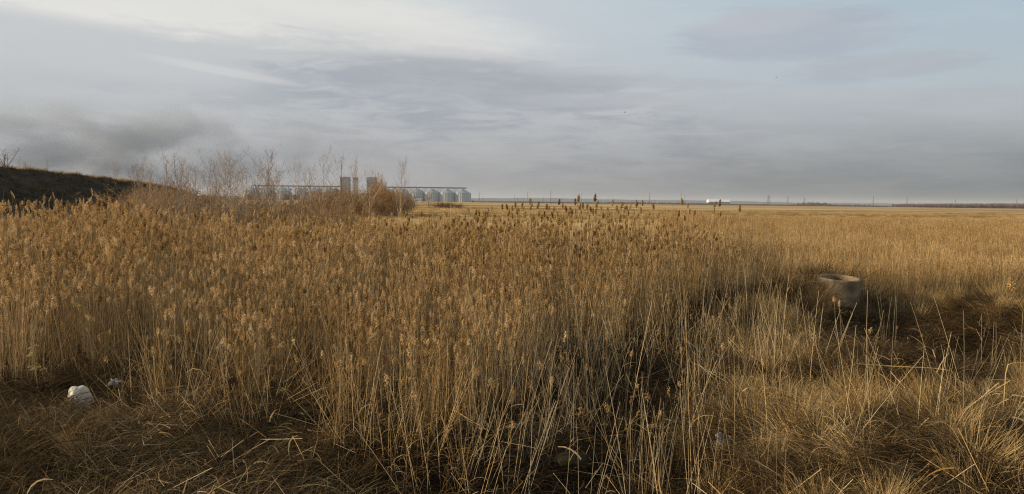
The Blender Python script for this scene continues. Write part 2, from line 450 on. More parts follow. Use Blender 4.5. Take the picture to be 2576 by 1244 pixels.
# ------------------------------------------------------------------ plant generators
def add_plume(g, tip, axis, L, Wd, n, mat, tint, rg):
    """fluffy one-sided panicle starting at tip and running along axis"""
    t = rg.beta(1.3, 1.5, n); prof = np.sin(np.pi * np.clip(t, 0, 1) ** .75) ** .8 + .15
    a = axis / np.linalg.norm(axis)
    ref = np.array([0, 0, 1.]) if abs(a[2]) < .9 else np.array([1., 0, 0])
    u = np.cross(a, ref); u /= np.linalg.norm(u); v = np.cross(a, u)
    ph = rg.uniform(0, 2 * np.pi, n)
    od = u[None] * np.cos(ph)[:, None] + v[None] * np.sin(ph)[:, None]
    p0 = tip[None] + a[None] * (t * L * .8)[:, None] + od * (Wd * .12 * prof)[:, None]
    ln = Wd * prof * rg.uniform(.55, 1.0, n)
    d1 = od * .8 + a[None] * rg.uniform(.25, .9, n)[:, None]
    d2 = od * .7 + a[None] * .1 + np.array([0, 0, -.5])[None]
    P = np.stack([p0, p0 + d1 * (ln * .6)[:, None], p0 + (d1 * .6 + d2 * .45) * ln[:, None]], 1)
    ribbons(g, P, Wd * rg.uniform(.22, .36, n), np.clip(tint + rg.normal(0, .14, n), 0, 1), .35, mat, rg=rg)

def reed_lines(n, H, rad, lean, rg, hv=.10):
    r = rad * np.sqrt(rg.uniform(0, 1, n)); th = rg.uniform(0, 2 * np.pi, n)
    base = np.stack([r * np.cos(th), r * np.sin(th), np.full(n, -.1)], 1)
    h = H * np.clip(rg.normal(1 - hv * .4, hv, n), .5, 1.3)
    th2 = rg.uniform(0, 2 * np.pi, n)
    return base, h, arc(base, th2, h, np.pi / 2 - np.abs(rg.normal(0, lean, n)), rg.uniform(.0, .22, n), 5)
def reed_clump(H, n, rad, plume, seed, frac=1.0, leaves=3, lean=.06, sw=.0042, pw=.05, fill=30, ptint=.5, pn=46, smat='stem', hv=.10):
    rg = np.random.default_rng(seed); g = Geo()
    base, h, P = reed_lines(n, H, rad, lean, rg, hv)
    tint = np.clip(rg.normal(.5, .22, n), 0, 1)
    tubes(g, P, sw, tint, 0, 3, .45)
    for i in range(n):
        if rg.uniform() < frac:
            ax = P[i, -1] - P[i, -2]; ax = ax / np.linalg.norm(ax) + np.array([rg.normal(.10, .15), rg.normal(0, .15), 0])
            L = plume * rg.uniform(.7, 1.25)
            add_plume(g, P[i, -1] - ax * L * .25, ax, L, pw * rg.uniform(.7, 1.2), pn, 2, ptint + rg.normal(0, .12), rg)
    m = n * leaves
    if m:
        k = rg.integers(0, n, m); t = rg.uniform(.15, .95, m); j = np.clip((t * 4).astype(int), 0, 3); f = (t * 4 - j)[:, None]
        p = P[k, j] * (1 - f) + P[k, j + 1] * f
        ribbons(g, arc(p, rg.uniform(0, 6.28, m), rg.uniform(.15, .38, m), rg.uniform(.5, 1.3, m), rg.uniform(.6, 2.4, m), 4), rg.uniform(.006, .014, m), np.clip(rg.normal(.45, .22, m), 0, 1), .6, 1, rg=rg)
    if fill:
        b = np.stack([rg.uniform(-rad, rad, fill), rg.uniform(-rad, rad, fill), np.zeros(fill)], 1)
        ribbons(g, arc(b, rg.uniform(0, 6.28, fill), H * rg.uniform(.2, .6, fill), rg.uniform(.9, 1.5, fill), rg.uniform(.1, 1.2, fill), 4), rg.uniform(.006, .013, fill), np.clip(rg.normal(.3, .2, fill), 0, 1), .6, 1, rg=rg)
    return g.mesh('reed_clump', [M[smat], M['leaf'], M['plume']])
def tussock(h, n, rad, seed, spread=.45, droop=1.0, mats=None, width=.0055, tmean=.55, comb=None):
    rg = np.random.default_rng(seed); g = Geo()
    r = rad * np.sqrt(rg.uniform(0, 1, n)) * .6; th = rg.uniform(0, 6.28, n)
    b = np.stack([r * np.cos(th), r * np.sin(th), np.full(n, -.05)], 1)
    th2 = th + rg.normal(0, .7, n)
    if comb is not None: th2 = np.where(rg.uniform(0, 1, n) < .65, rg.normal(comb, .5, n), th2)
    ribbons(g, arc(b, th2, h * rg.uniform(.5, 1.25, n), np.pi / 2 - np.abs(rg.normal(0, spread, n)), droop * rg.uniform(.2, 1.3, n), 5, rg.normal(0, .25, n)), width * rg.uniform(.6, 1.3, n), np.clip(rg.normal(tmean, .2, n), 0, 1), .7, 0, rg=rg)
    return g.mesh('tussock', mats or [M['grass']])
def matted(size, n, seed, ang, mats, h=.13, L=.55, tmean=.4):
    """blades laid over, lying roughly one way in shallow arcs"""
    rg = np.random.default_rng(seed); g = Geo()
    b = np.stack([rg.uniform(-size, size, n), rg.uniform(-size, size, n), rg.uniform(0, h, n)], 1)
    ribbons(g, arc(b, rg.normal(ang, .55, n), L * rg.uniform(.4, 1.2, n), rg.uniform(.05, .65, n), rg.uniform(.3, 1.0, n), 5, rg.normal(0, .5, n)), .0055 * rg.uniform(.6, 1.4, n), np.clip(rg.normal(tmean, .2, n), 0, 1), .7, 0, rg=rg)
    return g.mesh('matted_grass', mats)

def pick(n, x0, x1, y0, y1, dens, rg=rng):
    """n tries, kept with probability dens(x,y)"""
    y = np.sqrt(rg.uniform(y0 ** 2, y1 ** 2, n)); x = rg.uniform(x0, x1, n) * y
    k = rg.uniform(0, 1, n) < dens(x, y)
    return x[k], y[k]
def place(name, protos, x, y, s, label, cat, tilt=.06, zs=None, sink=0.0, zf=None, parent=None, rotz=None):
    n = len(x); z = (zf or ground)(x, y) - sink
    rot = np.stack([rng.normal(0, tilt, n), rng.normal(0, tilt, n), rng.uniform(0, 6.28, n) if rotz is None else rotz], 1)
    s = np.broadcast_to(s, (n,)); zs = s if zs is None else zs
    return scatter(name, protos, np.stack([x, y, z], 1), rot, np.stack([s, s, zs], 1), rng.integers(0, len(protos), n), label, cat, parent)
def pxof(x, y): return 1288 + F * x / y
def inear(x, y, cx, cy, r): return np.hypot(x - cx, y - cy) < r

# ---- where the reeds stand and how high they are
FPX = [-900, 400, 700, 1000, 1150, 1280, 1400, 1500, 1750, 1870, 1960, 3400]
FD = [13.2, 13.0, 12.2, 10.9, 10.3, 11.6, 14.5, 17.0, 19.5, 24, 34, 34]
def front(x, y): return np.interp(pxof(x, y), FPX, FD) + .5 * np.sin(x * 1.7) + .3 * np.sin(x * 4.1 + 1)
def reedH(x, y):
    p = pxof(x, y)
    left = np.interp(y, [10, 13.5, 18, 25, 30, 40], [1.35, 1.62, 2.0, 2.38, 2.4, 2.2]) * (1 - .10 * np.clip((p - 300) / 120, 0, 1))
    cen = np.interp(y, [10, 13.5, 18, 25, 30, 40], [1.3, 1.5, 1.75, 2.15, 2.25, 2.1])
    rig = np.interp(y, [20, 34, 50, 90], [1.15, 1.3, 1.4, 1.45])
    k1 = np.clip((p - 950) / 350, 0, 1); k2 = np.clip((p - 1560) / 380, 0, 1) ** 1.3
    return (left * (1 - k1) + cen * k1) * (1 - k2) + rig * k2

BAGS = [(200, 1022, 12.2, .36), (289, 967, 12.5, .2), (463, 1003, 12.3, .2), (552, 880, 13.6, .15), (755, 1046, 11.6, .25), (1826, 1128, 10.2, .28), (20, 1160, 10.2, .2), (1440, 1163, 9.9, .35)]
def uncover(x, y):
    k = np.ones(np.shape(x))
    q = at(200, 1022, 12.0); k = k * ~((x > q.x - 4.5) & (x < q.x) & (np.abs(y - q.y + .15 * (x - q.x) * -.6) < .42))
    for px, py, D, r_ in BAGS:
        q = at(px, py, D)
        k = k * ~((np.abs(x - q.x * y / q.y) < r_ + .12) & (y > D - 1.1) & (y < D + .25))
    return k
# 1. the reed bed
tall = [reed_clump(2.4, 17, .45, .31, 100 + i, .44, 2, sw=.0042, pw=.067, pn=74, ptint=.56, hv=.17, fill=22) for i in range(14)]
def dens(x, y):
    p = pxof(x, y); f = front(x, y)
    d = np.clip((y - f) / .8, 0, 1)
    back = np.interp(p, [-900, 300, 1000, 1300, 1870, 1960], [34, 34, 36, 32, 31, 34])
    gap = .62 + .38 * np.sin(x * 1.4 + 1.9 * np.sin(y * .9)) * np.sin(y * 1.25 + .8 * np.sin(x * .7))
    return d * (y < back) * np.clip((1960 - p) / 260, 0, 1) * np.where(p > 1280, .8, 1.0) * np.clip(gap + .25, .35, 1)
x, y = pick(5200, -1.15, .40, 10, 36, dens)
H = reedH(x, y) * rng.normal(1, .085, len(x)) * .93 * (1 + .07 * np.sin(x * .9 + 1.2 * np.sin(y * .6)) * np.cos(y * .8 - x * .3))
tall2 = [reed_clump(2.4, 19, .45, .28, 150 + i, .30, 2, sw=.0048, pw=.060, pn=64, ptint=.46, hv=.17, fill=22) for i in range(12)]
wc = np.clip((pxof(x, y) - 900) / 450, 0, 1) * np.clip((y - 13) / 6, 0, 1)
cen = rng.uniform(0, 1, len(x)) < wc
place('reed_bed_middle', tall2, x[cen], y[cen], H[cen] / 2.4, 'paler part of the reed bed with narrow dark heads, middle of the picture', 'reeds', .05)
x, y, H = x[~cen], y[~cen], H[~cen]
place('reed_bed', tall, x, y, H / 2.4, 'dense stand of golden dry reeds with fluffy heads filling the left and middle', 'reeds', .085)
print('reed clumps', len(x))
# scattered taller ones that overtop the bed
single = [reed_clump(2.4, 1, .02, .24, 300 + i, 1.0, 2, .06, .0052, .058, 0, pn=90, ptint=.24) for i in range(8)]
def dens(x, y):
    p = pxof(x, y); return (y > front(x, y) + 1.5) * np.where((p > 1150) & (p < 1890), np.interp(y, [14, 20, 30], [.3, .9, 1]), .2) * np.clip((1930 - p) / 260, 0, 1)
x, y = pick(3400, -.6, .30, 14, 33, dens)
place('overtopping_reeds', single, x, y, reedH(x, y) / 2.4 * rng.uniform(.98, 1.3, len(x)), 'taller reeds whose heads stick out over the middle of the reed bed', 'reeds', .06)

edge = [reed_clump(1.7, 5, .3, .2, 540 + i, .22, 3, .2, .004, .05, 6, .5, pn=50) for i in range(8)]
def dens(x, y):
    f = front(x, y); return (y < f + .8) * (y > f - 1.7) * uncover(x, y) * np.where(pxof(x, y) < 1200, .7, .3) * (pxof(x, y) < 1700)
x, y = pick(1500, -1.1, .2, 8.5, 19, dens)
place('leaning_edge_reeds', edge, x, y, rng.uniform(.55, 1.05, len(x)), 'thinning slanted reeds along the front edge of the bed', 'reeds', .16)
# 2. low reed field on the right, tiny heads
low_c = [reed_clump(1.35, 30, .55, .13, 400 + i, .45, 2, .1, .0045, .035, 70, .35, pn=14) for i in range(6)]
def dens(x, y):
    p = pxof(x, y); e = np.interp(p, [1880, 2000, 2200, 2700], [24.0, 23.6, 24.5, 26]) + .8 * np.sin(x * .9)
    return (y > e) * (y < 86 + 5 * np.sin(x * .1)) * np.clip((p - 1640) / 300, 0, 1) * (y > e + np.clip((1880 - p) / 40, 0, 7)) * ~inear(x, y, RX + .1, RY + 1.9, 1.7)
x, y = pick(12000, .17, .78, 22, 92, dens)
place('reed_field', low_c, x, y, reedH(x, y) / 1.35 * rng.normal(1, .1, len(x)) * 1.03, 'lower field of golden reeds with small dark heads at the right', 'reeds', .06)
print('low reeds', len(x))

# 3. sparse pale stems in the middle and right foreground
thin = [reed_clump(1.55, 4, .25, .17, 500 + i, .14, 1, .15, .0034, .045, 2, .5, pn=40, smat='pstem') for i in range(10)]
def dens(x, y):
    p = pxof(x, y); d = uncover(x, y) * np.interp(p, [1150, 1350, 1500, 2300, 2450, 3000], [.1, .7, .85, .6, .4, .35])
    d = d * np.interp(y, [7.5, 9, 14, 19, 22], [.3, .7, 1, .9, .2])
    d = d * ~inear(x, y, RX - .1, RY - 1.6, 1.9) * ~inear(x, y, RX + 1.3, RY - 2.6, 2.3) * ~inear(x, y, RX, RY, 1.2) * np.where((p > 2010) & (p < 2500), np.where(y > 12.3, .12, .38), 1) * np.where((p > 1880) & (y > 17.5), .5, 1)
    return d * (.55 + .45 * np.sin(x * 2.1 + y) * np.sin(y * 1.7 - x))
x, y = pick(1400, -.1, .72, 7.5, 22, dens)
place('sparse_reed_stems', thin, x, y, rng.uniform(.75, 1.15, len(x)), 'pale thin reed stems standing apart over dark ground, middle and right', 'reeds', .13)
print('thin', len(x))

# 4. tussock grass
M['brown'] = straw_mat('brown_grass', (.06, .034, .014), (.21, .125, .052), (.46, .33, .17), .2)
M['dark'] = straw_mat('shade_toned_grass', (.012, .009, .006), (.04, .027, .015), (.13, .085, .042), .1)  # dry grass again, darkened so that its colour carries the shade of the hollows
tus = [tussock(.42 + .05 * (i % 5), 200, .2 + .04 * (i % 3), 600 + i, .42 + .08 * (i % 4), .5 + .25 * (i % 4), comb=(i % 5) * 1.3, tmean=.42 + .06 * (i % 4)) for i in range(12)]
def dens(x, y):
    p = pxof(x, y)
    d = np.interp(p, [-400, 900, 1050, 1700, 1850, 3000], [.45, .35, .12, .12, 1, 1])
    d = np.where((p > 1750) & (y > 7.5), 1.0, d)
    d = np.where((p < 1300) & (y > 13.2), 0, d)
    d = d * ~inear(x, y, RX, RY, .85) * ~inear(x, y, RX + .2, RY - 1.7, 1.2)
    d = d * ~inear(x, y, RX + 1.0, RY - 4.3, 1.9) * ~inear(x, y, RX + 1.5, RY - 1.6, 1.0)
    d = np.where((y > 28), 0, d)
    d = np.where((y > 11) & (p < 1780), d * .5, d)
    return np.clip(d, 0, 1) * uncover(x, y)
def inpit(x, y):
    p = pxof(x, y); return ((p > 2060) & (p < 2490) & (y > 12.6) & (y < 20.8)) | inear(x, y, RX - 2.7, RY + .8, 1.3) | inear(x, y, RX - 1.1, RY - .9, .9) | inear(x, y, RX + 1.2, RY - .4, .8) | inear(x, y, RX + .15, RY + 1.5, 1.5)
x, y = pick(4200, -1.1, .80, 6.5, 28, dens)
p = pxof(x, y); pit = inpit(x, y); brn = (p < 1650) & ~pit & ((p < 1150) | (rng.uniform(0, 1, len(p)) < .45))
dk = [tussock(.4 + .05 * i, 160, .3, 640 + i, .6, 1.1, [M['dark']], comb=i * 1.1) for i in range(5)]  # tufts round the ring, shade of the hollow painted into their colour
place('shade_toned_tussocks', dk, x[pit], y[pit], rng.uniform(.7, 1.3, pit.sum()) * np.where(inear(x[pit], y[pit], RX + .15, RY + 1.5, 1.5), 1.6, 1), 'dark matted growth in the hollow round the concrete ring', 'grass', .25)
bt = [tussock(.36 + .05 * (i % 4), 190, .24, 660 + i, .5 + .08 * (i % 3), .7 + .2 * (i % 3), [M['brown']], comb=(i % 5) * 1.3, tmean=.5) for i in range(9)]
place('brown_tussocks', bt, x[brn], y[brn], rng.uniform(.5, 1.2, brn.sum()), 'brown grass tufts at the foot of the reeds, left and middle foreground', 'grass', .3)
k = ~pit & (p >= 1650); x, y, p = x[k], y[k], p[k]
place('tussock_grass', tus, x, y, rng.uniform(.5, 1.25, len(x)) * np.where(p > 1750, 1.05, .75), 'dry golden grass tussocks of the foreground, densest at the right', 'grass', .3)
print('tussocks', len(x))

# 5. matted litter under it all
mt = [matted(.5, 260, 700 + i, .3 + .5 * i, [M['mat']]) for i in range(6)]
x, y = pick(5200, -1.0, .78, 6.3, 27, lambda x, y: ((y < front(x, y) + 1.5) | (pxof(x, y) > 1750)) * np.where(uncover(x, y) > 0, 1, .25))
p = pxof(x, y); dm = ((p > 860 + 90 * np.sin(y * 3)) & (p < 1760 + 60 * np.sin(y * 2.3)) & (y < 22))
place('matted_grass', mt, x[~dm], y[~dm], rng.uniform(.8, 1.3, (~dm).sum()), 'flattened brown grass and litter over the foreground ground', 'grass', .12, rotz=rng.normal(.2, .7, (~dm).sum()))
mtd = [matted(.5, 200, 730 + i, .3 + .5 * i, [M['dark']]) for i in range(5)]  # same flattened blades, the reeds' shade over the middle painted into the colour
place('shade_toned_matted_grass', mtd, x[dm], y[dm], rng.uniform(.8, 1.3, dm.sum()), 'flattened grass with shade put into its blackish colour in the dark middle hollow', 'grass', .12, rotz=rng.normal(.2, .7, dm.sum()))
mt2 = [matted(.45, 45, 760 + i, .3 * i, [M['brown']], .2, .6, .62) for i in range(5)]
x, y = pick(1500, -1.0, .78, 6.3, 20, lambda x, y: ((y < front(x, y) + .5) | (pxof(x, y) > 1750)) * uncover(x, y) * (.25 + .75 * (np.sin(x * 1.1 + 2) * np.sin(y * 1.3) > -.1)))
place('bent_straw', mt2, x, y, rng.uniform(.7, 1.2, len(x)), 'loose bent straws lying over the flattened grass', 'grass', .18, rotz=rng.normal(.3, .8, len(x)))

def broad(seed):
    rg = np.random.default_rng(seed); g = Geo(); n = 16
    b = np.stack([rg.uniform(-.5, .5, n), rg.uniform(-.5, .5, n), rg.uniform(.03, .4, n)], 1)
    P = arc(b, rg.uniform(0, 6.28, n), rg.uniform(.12, .4, n), rg.uniform(-.3, .9, n), rg.uniform(-.2, 1.8, n), 5, rg.normal(0, .6, n))
    ribbons(g, P, rg.uniform(.010, .022, n), np.clip(rg.normal(.6, .25, n), 0, 1), .55, 0, rg=rg)
    m = 9; b = np.stack([rg.uniform(-.5, .5, m), rg.uniform(-.5, .5, m), rg.uniform(0, .25, m)], 1)
    tubes(g, arc(b, rg.uniform(0, 6.28, m), rg.uniform(.25, .65, m), rg.uniform(.0, .9, m), rg.uniform(-.05, .1, m), 3), .0036, np.clip(rg.normal(.7, .2, m), 0, 1), 1, 3, .2)
    return g.mesh('broken_straw', [M['leaf'], M['stem']])
x, y = pick(280, -1.0, .80, 6.3, 20, lambda x, y: ((y < front(x, y) + 1) | (pxof(x, y) > 1750)) * uncover(x, y) * (.35 + .65 * (np.sin(x * 1.7 + 4) * np.sin(y * 1.9 + 1) > -.2)))
place('broken_straw', [broad(780 + i) for i in range(8)], x, y, rng.uniform(.7, 1.2, len(x)), 'broken stalks and broad dry leaves strewn over the foreground grass', 'straw', .15)
# 6. meadow beyond
md = [tussock(.42, 120, 1.2, 800 + i, .5, .8, [M['paleg']], .02, .5) for i in range(4)] + [tussock(.5, 120, 1.1, 820 + i, .5, .8, [M['leaf']], .02, .45) for i in range(2)]
def dens(x, y):
    p = pxof(x, y); return np.where(p > 1900, y > 86, y > 31) * np.interp(y, [30, 120, 330], [1, .6, .15])
x, y = pick(16000, -.75, .75, 31, 330, dens)
sel = (np.sin(x * .03 + 1.3 * np.sin(y * .045)) + np.sin(y * .09 + .7 * np.sin(x * .02)) > .45).astype(int)
n = len(x); idx = np.where(sel == 1, rng.integers(4, 6, n), rng.integers(0, 4, n))
s = rng.uniform(.7, 1.3, n) * np.interp(y, [30, 330], [1, 1.7])
ob = scatter('meadow_grass', md, np.stack([x, y, ground(x, y)], 1), np.stack([0 * x, 0 * x, rng.uniform(0, 6.28, n)], 1), np.stack([s, s, s * .8], 1), idx, 'pale dry meadow grass stretching from the reeds to the horizon', 'grass')
print('meadow', n)

# 7. hill grass
hg = [tussock(.45, 90, .5, 850 + i, .6, 1.0, [M['hillg']], .016, .4) for i in range(4)]
def hmask(x, y):
    return np.where(hillz(x, y) > .25, 1, 0)
yy = rng.uniform(50, 165, 9000); xx = rng.uniform(-75, -36, 9000); k = hmask(xx, yy) > 0
crest = np.abs(xx - np.interp(yy, RID[:, 1], RID[:, 0])) < 2.0
k = k & ~(xx > -53.0) | (k & (rng.uniform(0, 1, 9000) < .8))
face = k & (xx > np.interp(yy, RID[:, 1], RID[:, 0]) + 1.2)
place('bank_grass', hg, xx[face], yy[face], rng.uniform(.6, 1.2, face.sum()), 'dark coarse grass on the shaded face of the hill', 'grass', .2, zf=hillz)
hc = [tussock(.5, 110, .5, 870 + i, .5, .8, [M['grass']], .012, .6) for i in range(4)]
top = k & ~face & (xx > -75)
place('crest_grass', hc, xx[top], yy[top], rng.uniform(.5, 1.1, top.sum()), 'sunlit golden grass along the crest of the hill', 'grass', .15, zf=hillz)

# ------------------------------------------------------------------ individual reeds
def reed_variant(seed, H=2.0, plume=.26, pw=.06, bare=False, dk=False):
    rg = np.random.default_rng(seed)
    th = rg.uniform(0, 6.28, 1)
    P = arc(np.array([[0, 0, 0.]]), th, np.array([H]), np.pi / 2 - np.abs(rg.normal(.03, .03, 1)), rg.uniform(0, .16, 1), 8)
    g = Geo(); tubes(g, P, .0048 * H / 2.0 * .85, rg.uniform(.6, .95), 0, 4, .45)
    nodes = Geo()
    st = g.mesh('stem', [M['stem']])
    pl = None; tip = P[0, -1]
    if not bare:
        g = Geo(); ax = P[0, -1] - P[0, -2]; ax = ax / np.linalg.norm(ax) + np.array([rg.normal(.1, .12), rg.normal(0, .12), 0])
        add_plume(g, P[0, -1] - ax * plume * .2, ax, plume, pw, 190, 0, rg.uniform(.1, .4) if dk else rg.uniform(.4, .75), rg)
        pl = g.mesh('plume', [M['plume']]); tip = P[0, -1] + ax / np.linalg.norm(ax) * plume * .7
    lv = []
    for i in range(3):
        g = Geo(); j = rg.integers(2, 7)
        ribbons(g, arc(P[0, j][None], rg.uniform(0, 6.28, 1), rg.uniform(.2, .42, 1), rg.uniform(.6, 1.2, 1), rg.uniform(.8, 2.2, 1), 6), .013, rg.uniform(.3, .8), .7, 0, rg=rg)
        lv.append(g.mesh('leaf', [M['leaf']]))
    return st, pl, lv, Vector(tip)
VAR = [reed_variant(900 + i, 2.0, .23 + .022 * (i % 5), .046 + .006 * (i % 4)) for i in range(14)]
BIG = [reed_variant(950 + i, 2.0, .31, .075) for i in range(3)]
SKYV = [reed_variant(930 + i, 3.2, .26 + .02 * (i % 4), .048 + .006 * (i % 3), dk=True) for i in range(9)]
SKYB = [reed_variant(945 + i, 3.2, .32, .066, dk=True) for i in range(3)]
BARE = [reed_variant(970 + i, 2.0, bare=True) for i in range(6)]
NREED = 0
def put_reed(v, tip=None, base=None, H=None, rotz=0.0, tilt=(0, 0), label='', group=None, name='reed'):
    """stands a reed with its tip at a point (base on the ground below) or on a base"""
    global NREED
    st, pl, lv, off = v
    if tip is not None:
        H = tip.z - gz(tip.x, tip.y); s = H / off.z
    else: s = H / off.z
    rm = Matrix.Rotation(tilt[0], 3, 'X') @ Matrix.Rotation(tilt[1], 3, 'Y') @ Matrix.Rotation(rotz, 3, 'Z')
    if tip is not None:
        for _ in range(3):
            o2 = rm @ off * s; b = tip - o2; s *= (tip.z - gz(b.x, b.y)) / max(.2, tip.z - b.z)
        base = tip - rm @ off * s
    t = thing(name, label, 'reed', base, 0, group, s)
    t.rotation_euler = rm.to_euler()
    link('stem', st, t)
    if pl: link('plume', pl, t)
    for m_ in lv: link('leaf', m_, t)
    NREED += 1
    return t
def solveD(px, py, k=1.0, lo=10.4, hi=30):
    for D in np.arange(lo, hi, .1):
        q = at(px, py, D)
        if q.z <= gz(q.x, q.y) + float(reedH(np.array([q.x]), np.array([D]))[0]) * k + .1: return D
    return hi
def crop(ox, oy, s): return lambda a: ((ox + a[0] * s) * .6289, (oy + a[1] * s) * .6289)
sky_heads = [(255,262),(290,260),(380,240),(450,238),(520,205),(543,253),(605,237),(670,262),(793,215),(822,255),(843,277),(940,210),(975,172),(1130,167),(1160,230),(1147,280),(1007,250),(988,262),(1050,262),(1075,285),(1105,300),(1297,213),(1330,270),(1393,245),(1467,252),(1507,222),(1520,240),(1570,225),(1662,255),(1935,205),(2000,243),(2300,220),(2265,235),(2247,300),(2487,272),(2305,335),(1440,325),(1915,325),(1965,375),(2015,305),(2060,320),(1730,340),(1640,330),(1560,300),(1205,350),(910,315),(715,335),(650,330),(475,320),(350,350),(330,318),(405,290),(345,275),(15,320),(40,335)]
special = {(1130,167): 'dark narrow reed head standing highest above the horizon in the middle', (975,172): 'bushy reed head above the horizon just left of the highest dark one',
           (1935,205): 'pale ragged reed head crossing a thin pole on the horizon', (2300,220): 'dark reed head in front of the long white shed',
           (2487,272): 'stout brown reed head at the horizon, first one right of the white shed', (2265,235): 'slim pale reed head leaning before the left half of the white shed',
           (520,205): 'slim dark reed head in the sky, leftmost that clears the horizon', (1570,225): 'dark reed head leaning left over the horizon beside a twin',
           (1297,213): 'single small reed head in the sky over the middle of the field'}
f3 = crop(1900, 700, .427)
ORD = ['first', 'second', 'third', 'fourth', 'fifth', 'sixth', 'seventh', 'eighth', 'ninth', 'tenth', 'eleventh', 'twelfth', 'thirteenth', 'fourteenth', 'fifteenth', 'sixteenth', 'seventeenth', 'eighteenth', 'nineteenth', 'twentieth']
def ordinal_labels(items, segs, fmt):
    # items: {key: px}; segs: [(upper px, phrase)]; every item gets its rank from the left inside its segment
    out = {}; lo = -1e9
    for hi_, ph in segs:
        ks = sorted([k for k, v in items.items() if lo <= v < hi_], key=lambda k: items[k])
        for i_, k in enumerate(ks): out[k] = fmt % (ORD[i_], ph)
        lo = hi_
    return out
skl = ordinal_labels({a: crop(1900, 700, .427)(a)[0] for a in sky_heads if a not in special}, [(1384, 'left of the tall dark pole'), (1500, 'between tall dark pole and highest head'), (1640, 'just right of the highest head'), (1768, 'between the headless stem and the white shed'), (9999, 'below or right of the white shed')], '%s reed head at the horizon %s')
for i, a in enumerate(sky_heads):
    px, py = f3(a); D = solveD(px, py, 1.30, 16, 23) + (i % 5) * .35
    put_reed(SKYB[i % 3] if a in ((975,172),(1130,167),(2300,220),(2487,272),(1935,205),(1915,325)) else SKYV[(i * 5) % 9], at(px, py, D), rotz=i * 2.1, tilt=(0, .03 * ((i % 3) - 1)),
             label=special.get(a) or skl[a], group='tall reeds reaching the horizon')
put_reed(BARE[0], at(1657, 495, 20), rotz=1, tilt=(0, .12), label='bare reed stem without a head leaning right above the horizon', group='tall reeds reaching the horizon')
f8 = crop(1300, 1050, .3617)
mid_heads = [(350,240),(140,235),(440,250),(620,340),(955,410),(1225,255),(1040,280),(740,540),(650,515),(540,530),(415,755),(240,800),(1190,650),(1230,790),(1540,610),(1580,620),(1810,620),(1690,660),(1940,800),(2075,800),(1820,870),(1580,170),(1725,140),(1000,530)]
sp8 = {(350,240): 'largest fluffy golden reed head in the middle of the reed bed', (1225,255): 'round pale grey reed head among golden ones right of the middle',
       (415,755): 'round golden reed head with a grey tip near the front of the bed', (1190,650): 'ragged golden reed head, upper one of the tight cluster at the front edge',
       (1230,790): 'ragged golden reed head, lower one of the tight cluster at the front edge', (740,540): 'plump golden reed head with a dark right side left of the tight cluster',
       (955,410): 'knobbly pale reed head above the tight cluster at the front edge', (2075,800): 'small tufted reed head at the border of the dark hollow'}
ml = ordinal_labels({a: a[0] for a in mid_heads if a not in sp8}, [(700, 'left of the tight cluster'), (1300, 'close above the tight cluster'), (9999, 'right of the tight cluster')], '%s plain golden reed head counting from the left, %s')
for i, a in enumerate(mid_heads):
    px, py = f8(a); big = a in ((350,240),(1190,650),(1230,790),(740,540),(415,755),(1225,255))
    D = solveD(px, py, 1.02 if px < 1330 else .95)
    put_reed(BIG[i % 3] if big else VAR[(i * 3) % 14], at(px, py, D), rotz=i * 1.3, label=sp8.get(a) or ml[a], group='reeds at the front of the bed')
f2 = crop(0, 520, .3882)
left_heads = [(35,705),(58,760),(205,735),(295,705),(365,720),(408,720),(700,708),(625,740),(895,720),(930,693),(1025,705),(590,765),(1067,695),(1245,765),(1780,785),(1910,762),(1750,900),(1785,1000),(2085,985),(1610,985),(1890,1065),(2235,1070),(365,1150),(435,1015),(1680,1140),(1050,950),(1020,915),(610,830),(820,740)]
sp2 = {(2085,985): 'bright cream tufted reed head before the shrubs', (1680,1140): 'broad grey-centred reed head below the shrubs at the left', (435,1015): 'ragged pale reed head low before the dark hill',
       (1910,762): 'upper right one of two pale reed heads rising against the shrubs', (1780,785): 'dark-sided pale reed head rising against the orange shrubs'}
ll = ordinal_labels({a: a[0] for a in left_heads if a not in sp2}, [(620, 'before the left half of the dark hill'), (1300, 'before the right half of the dark hill'), (9999, 'under the orange shrubs')], '%s pale-tipped reed head counting from the left, %s')
for i, a in enumerate(left_heads):
    px, py = f2(a); D = solveD(px, py, 1.06, 14, 27)
    put_reed(BIG[i % 3] if i % 4 == 0 else VAR[(i * 5 + 2) % 14], at(px, py, D), rotz=i * 1.9, label=sp2.get(a) or ll[a], group='reeds before the dark hill')
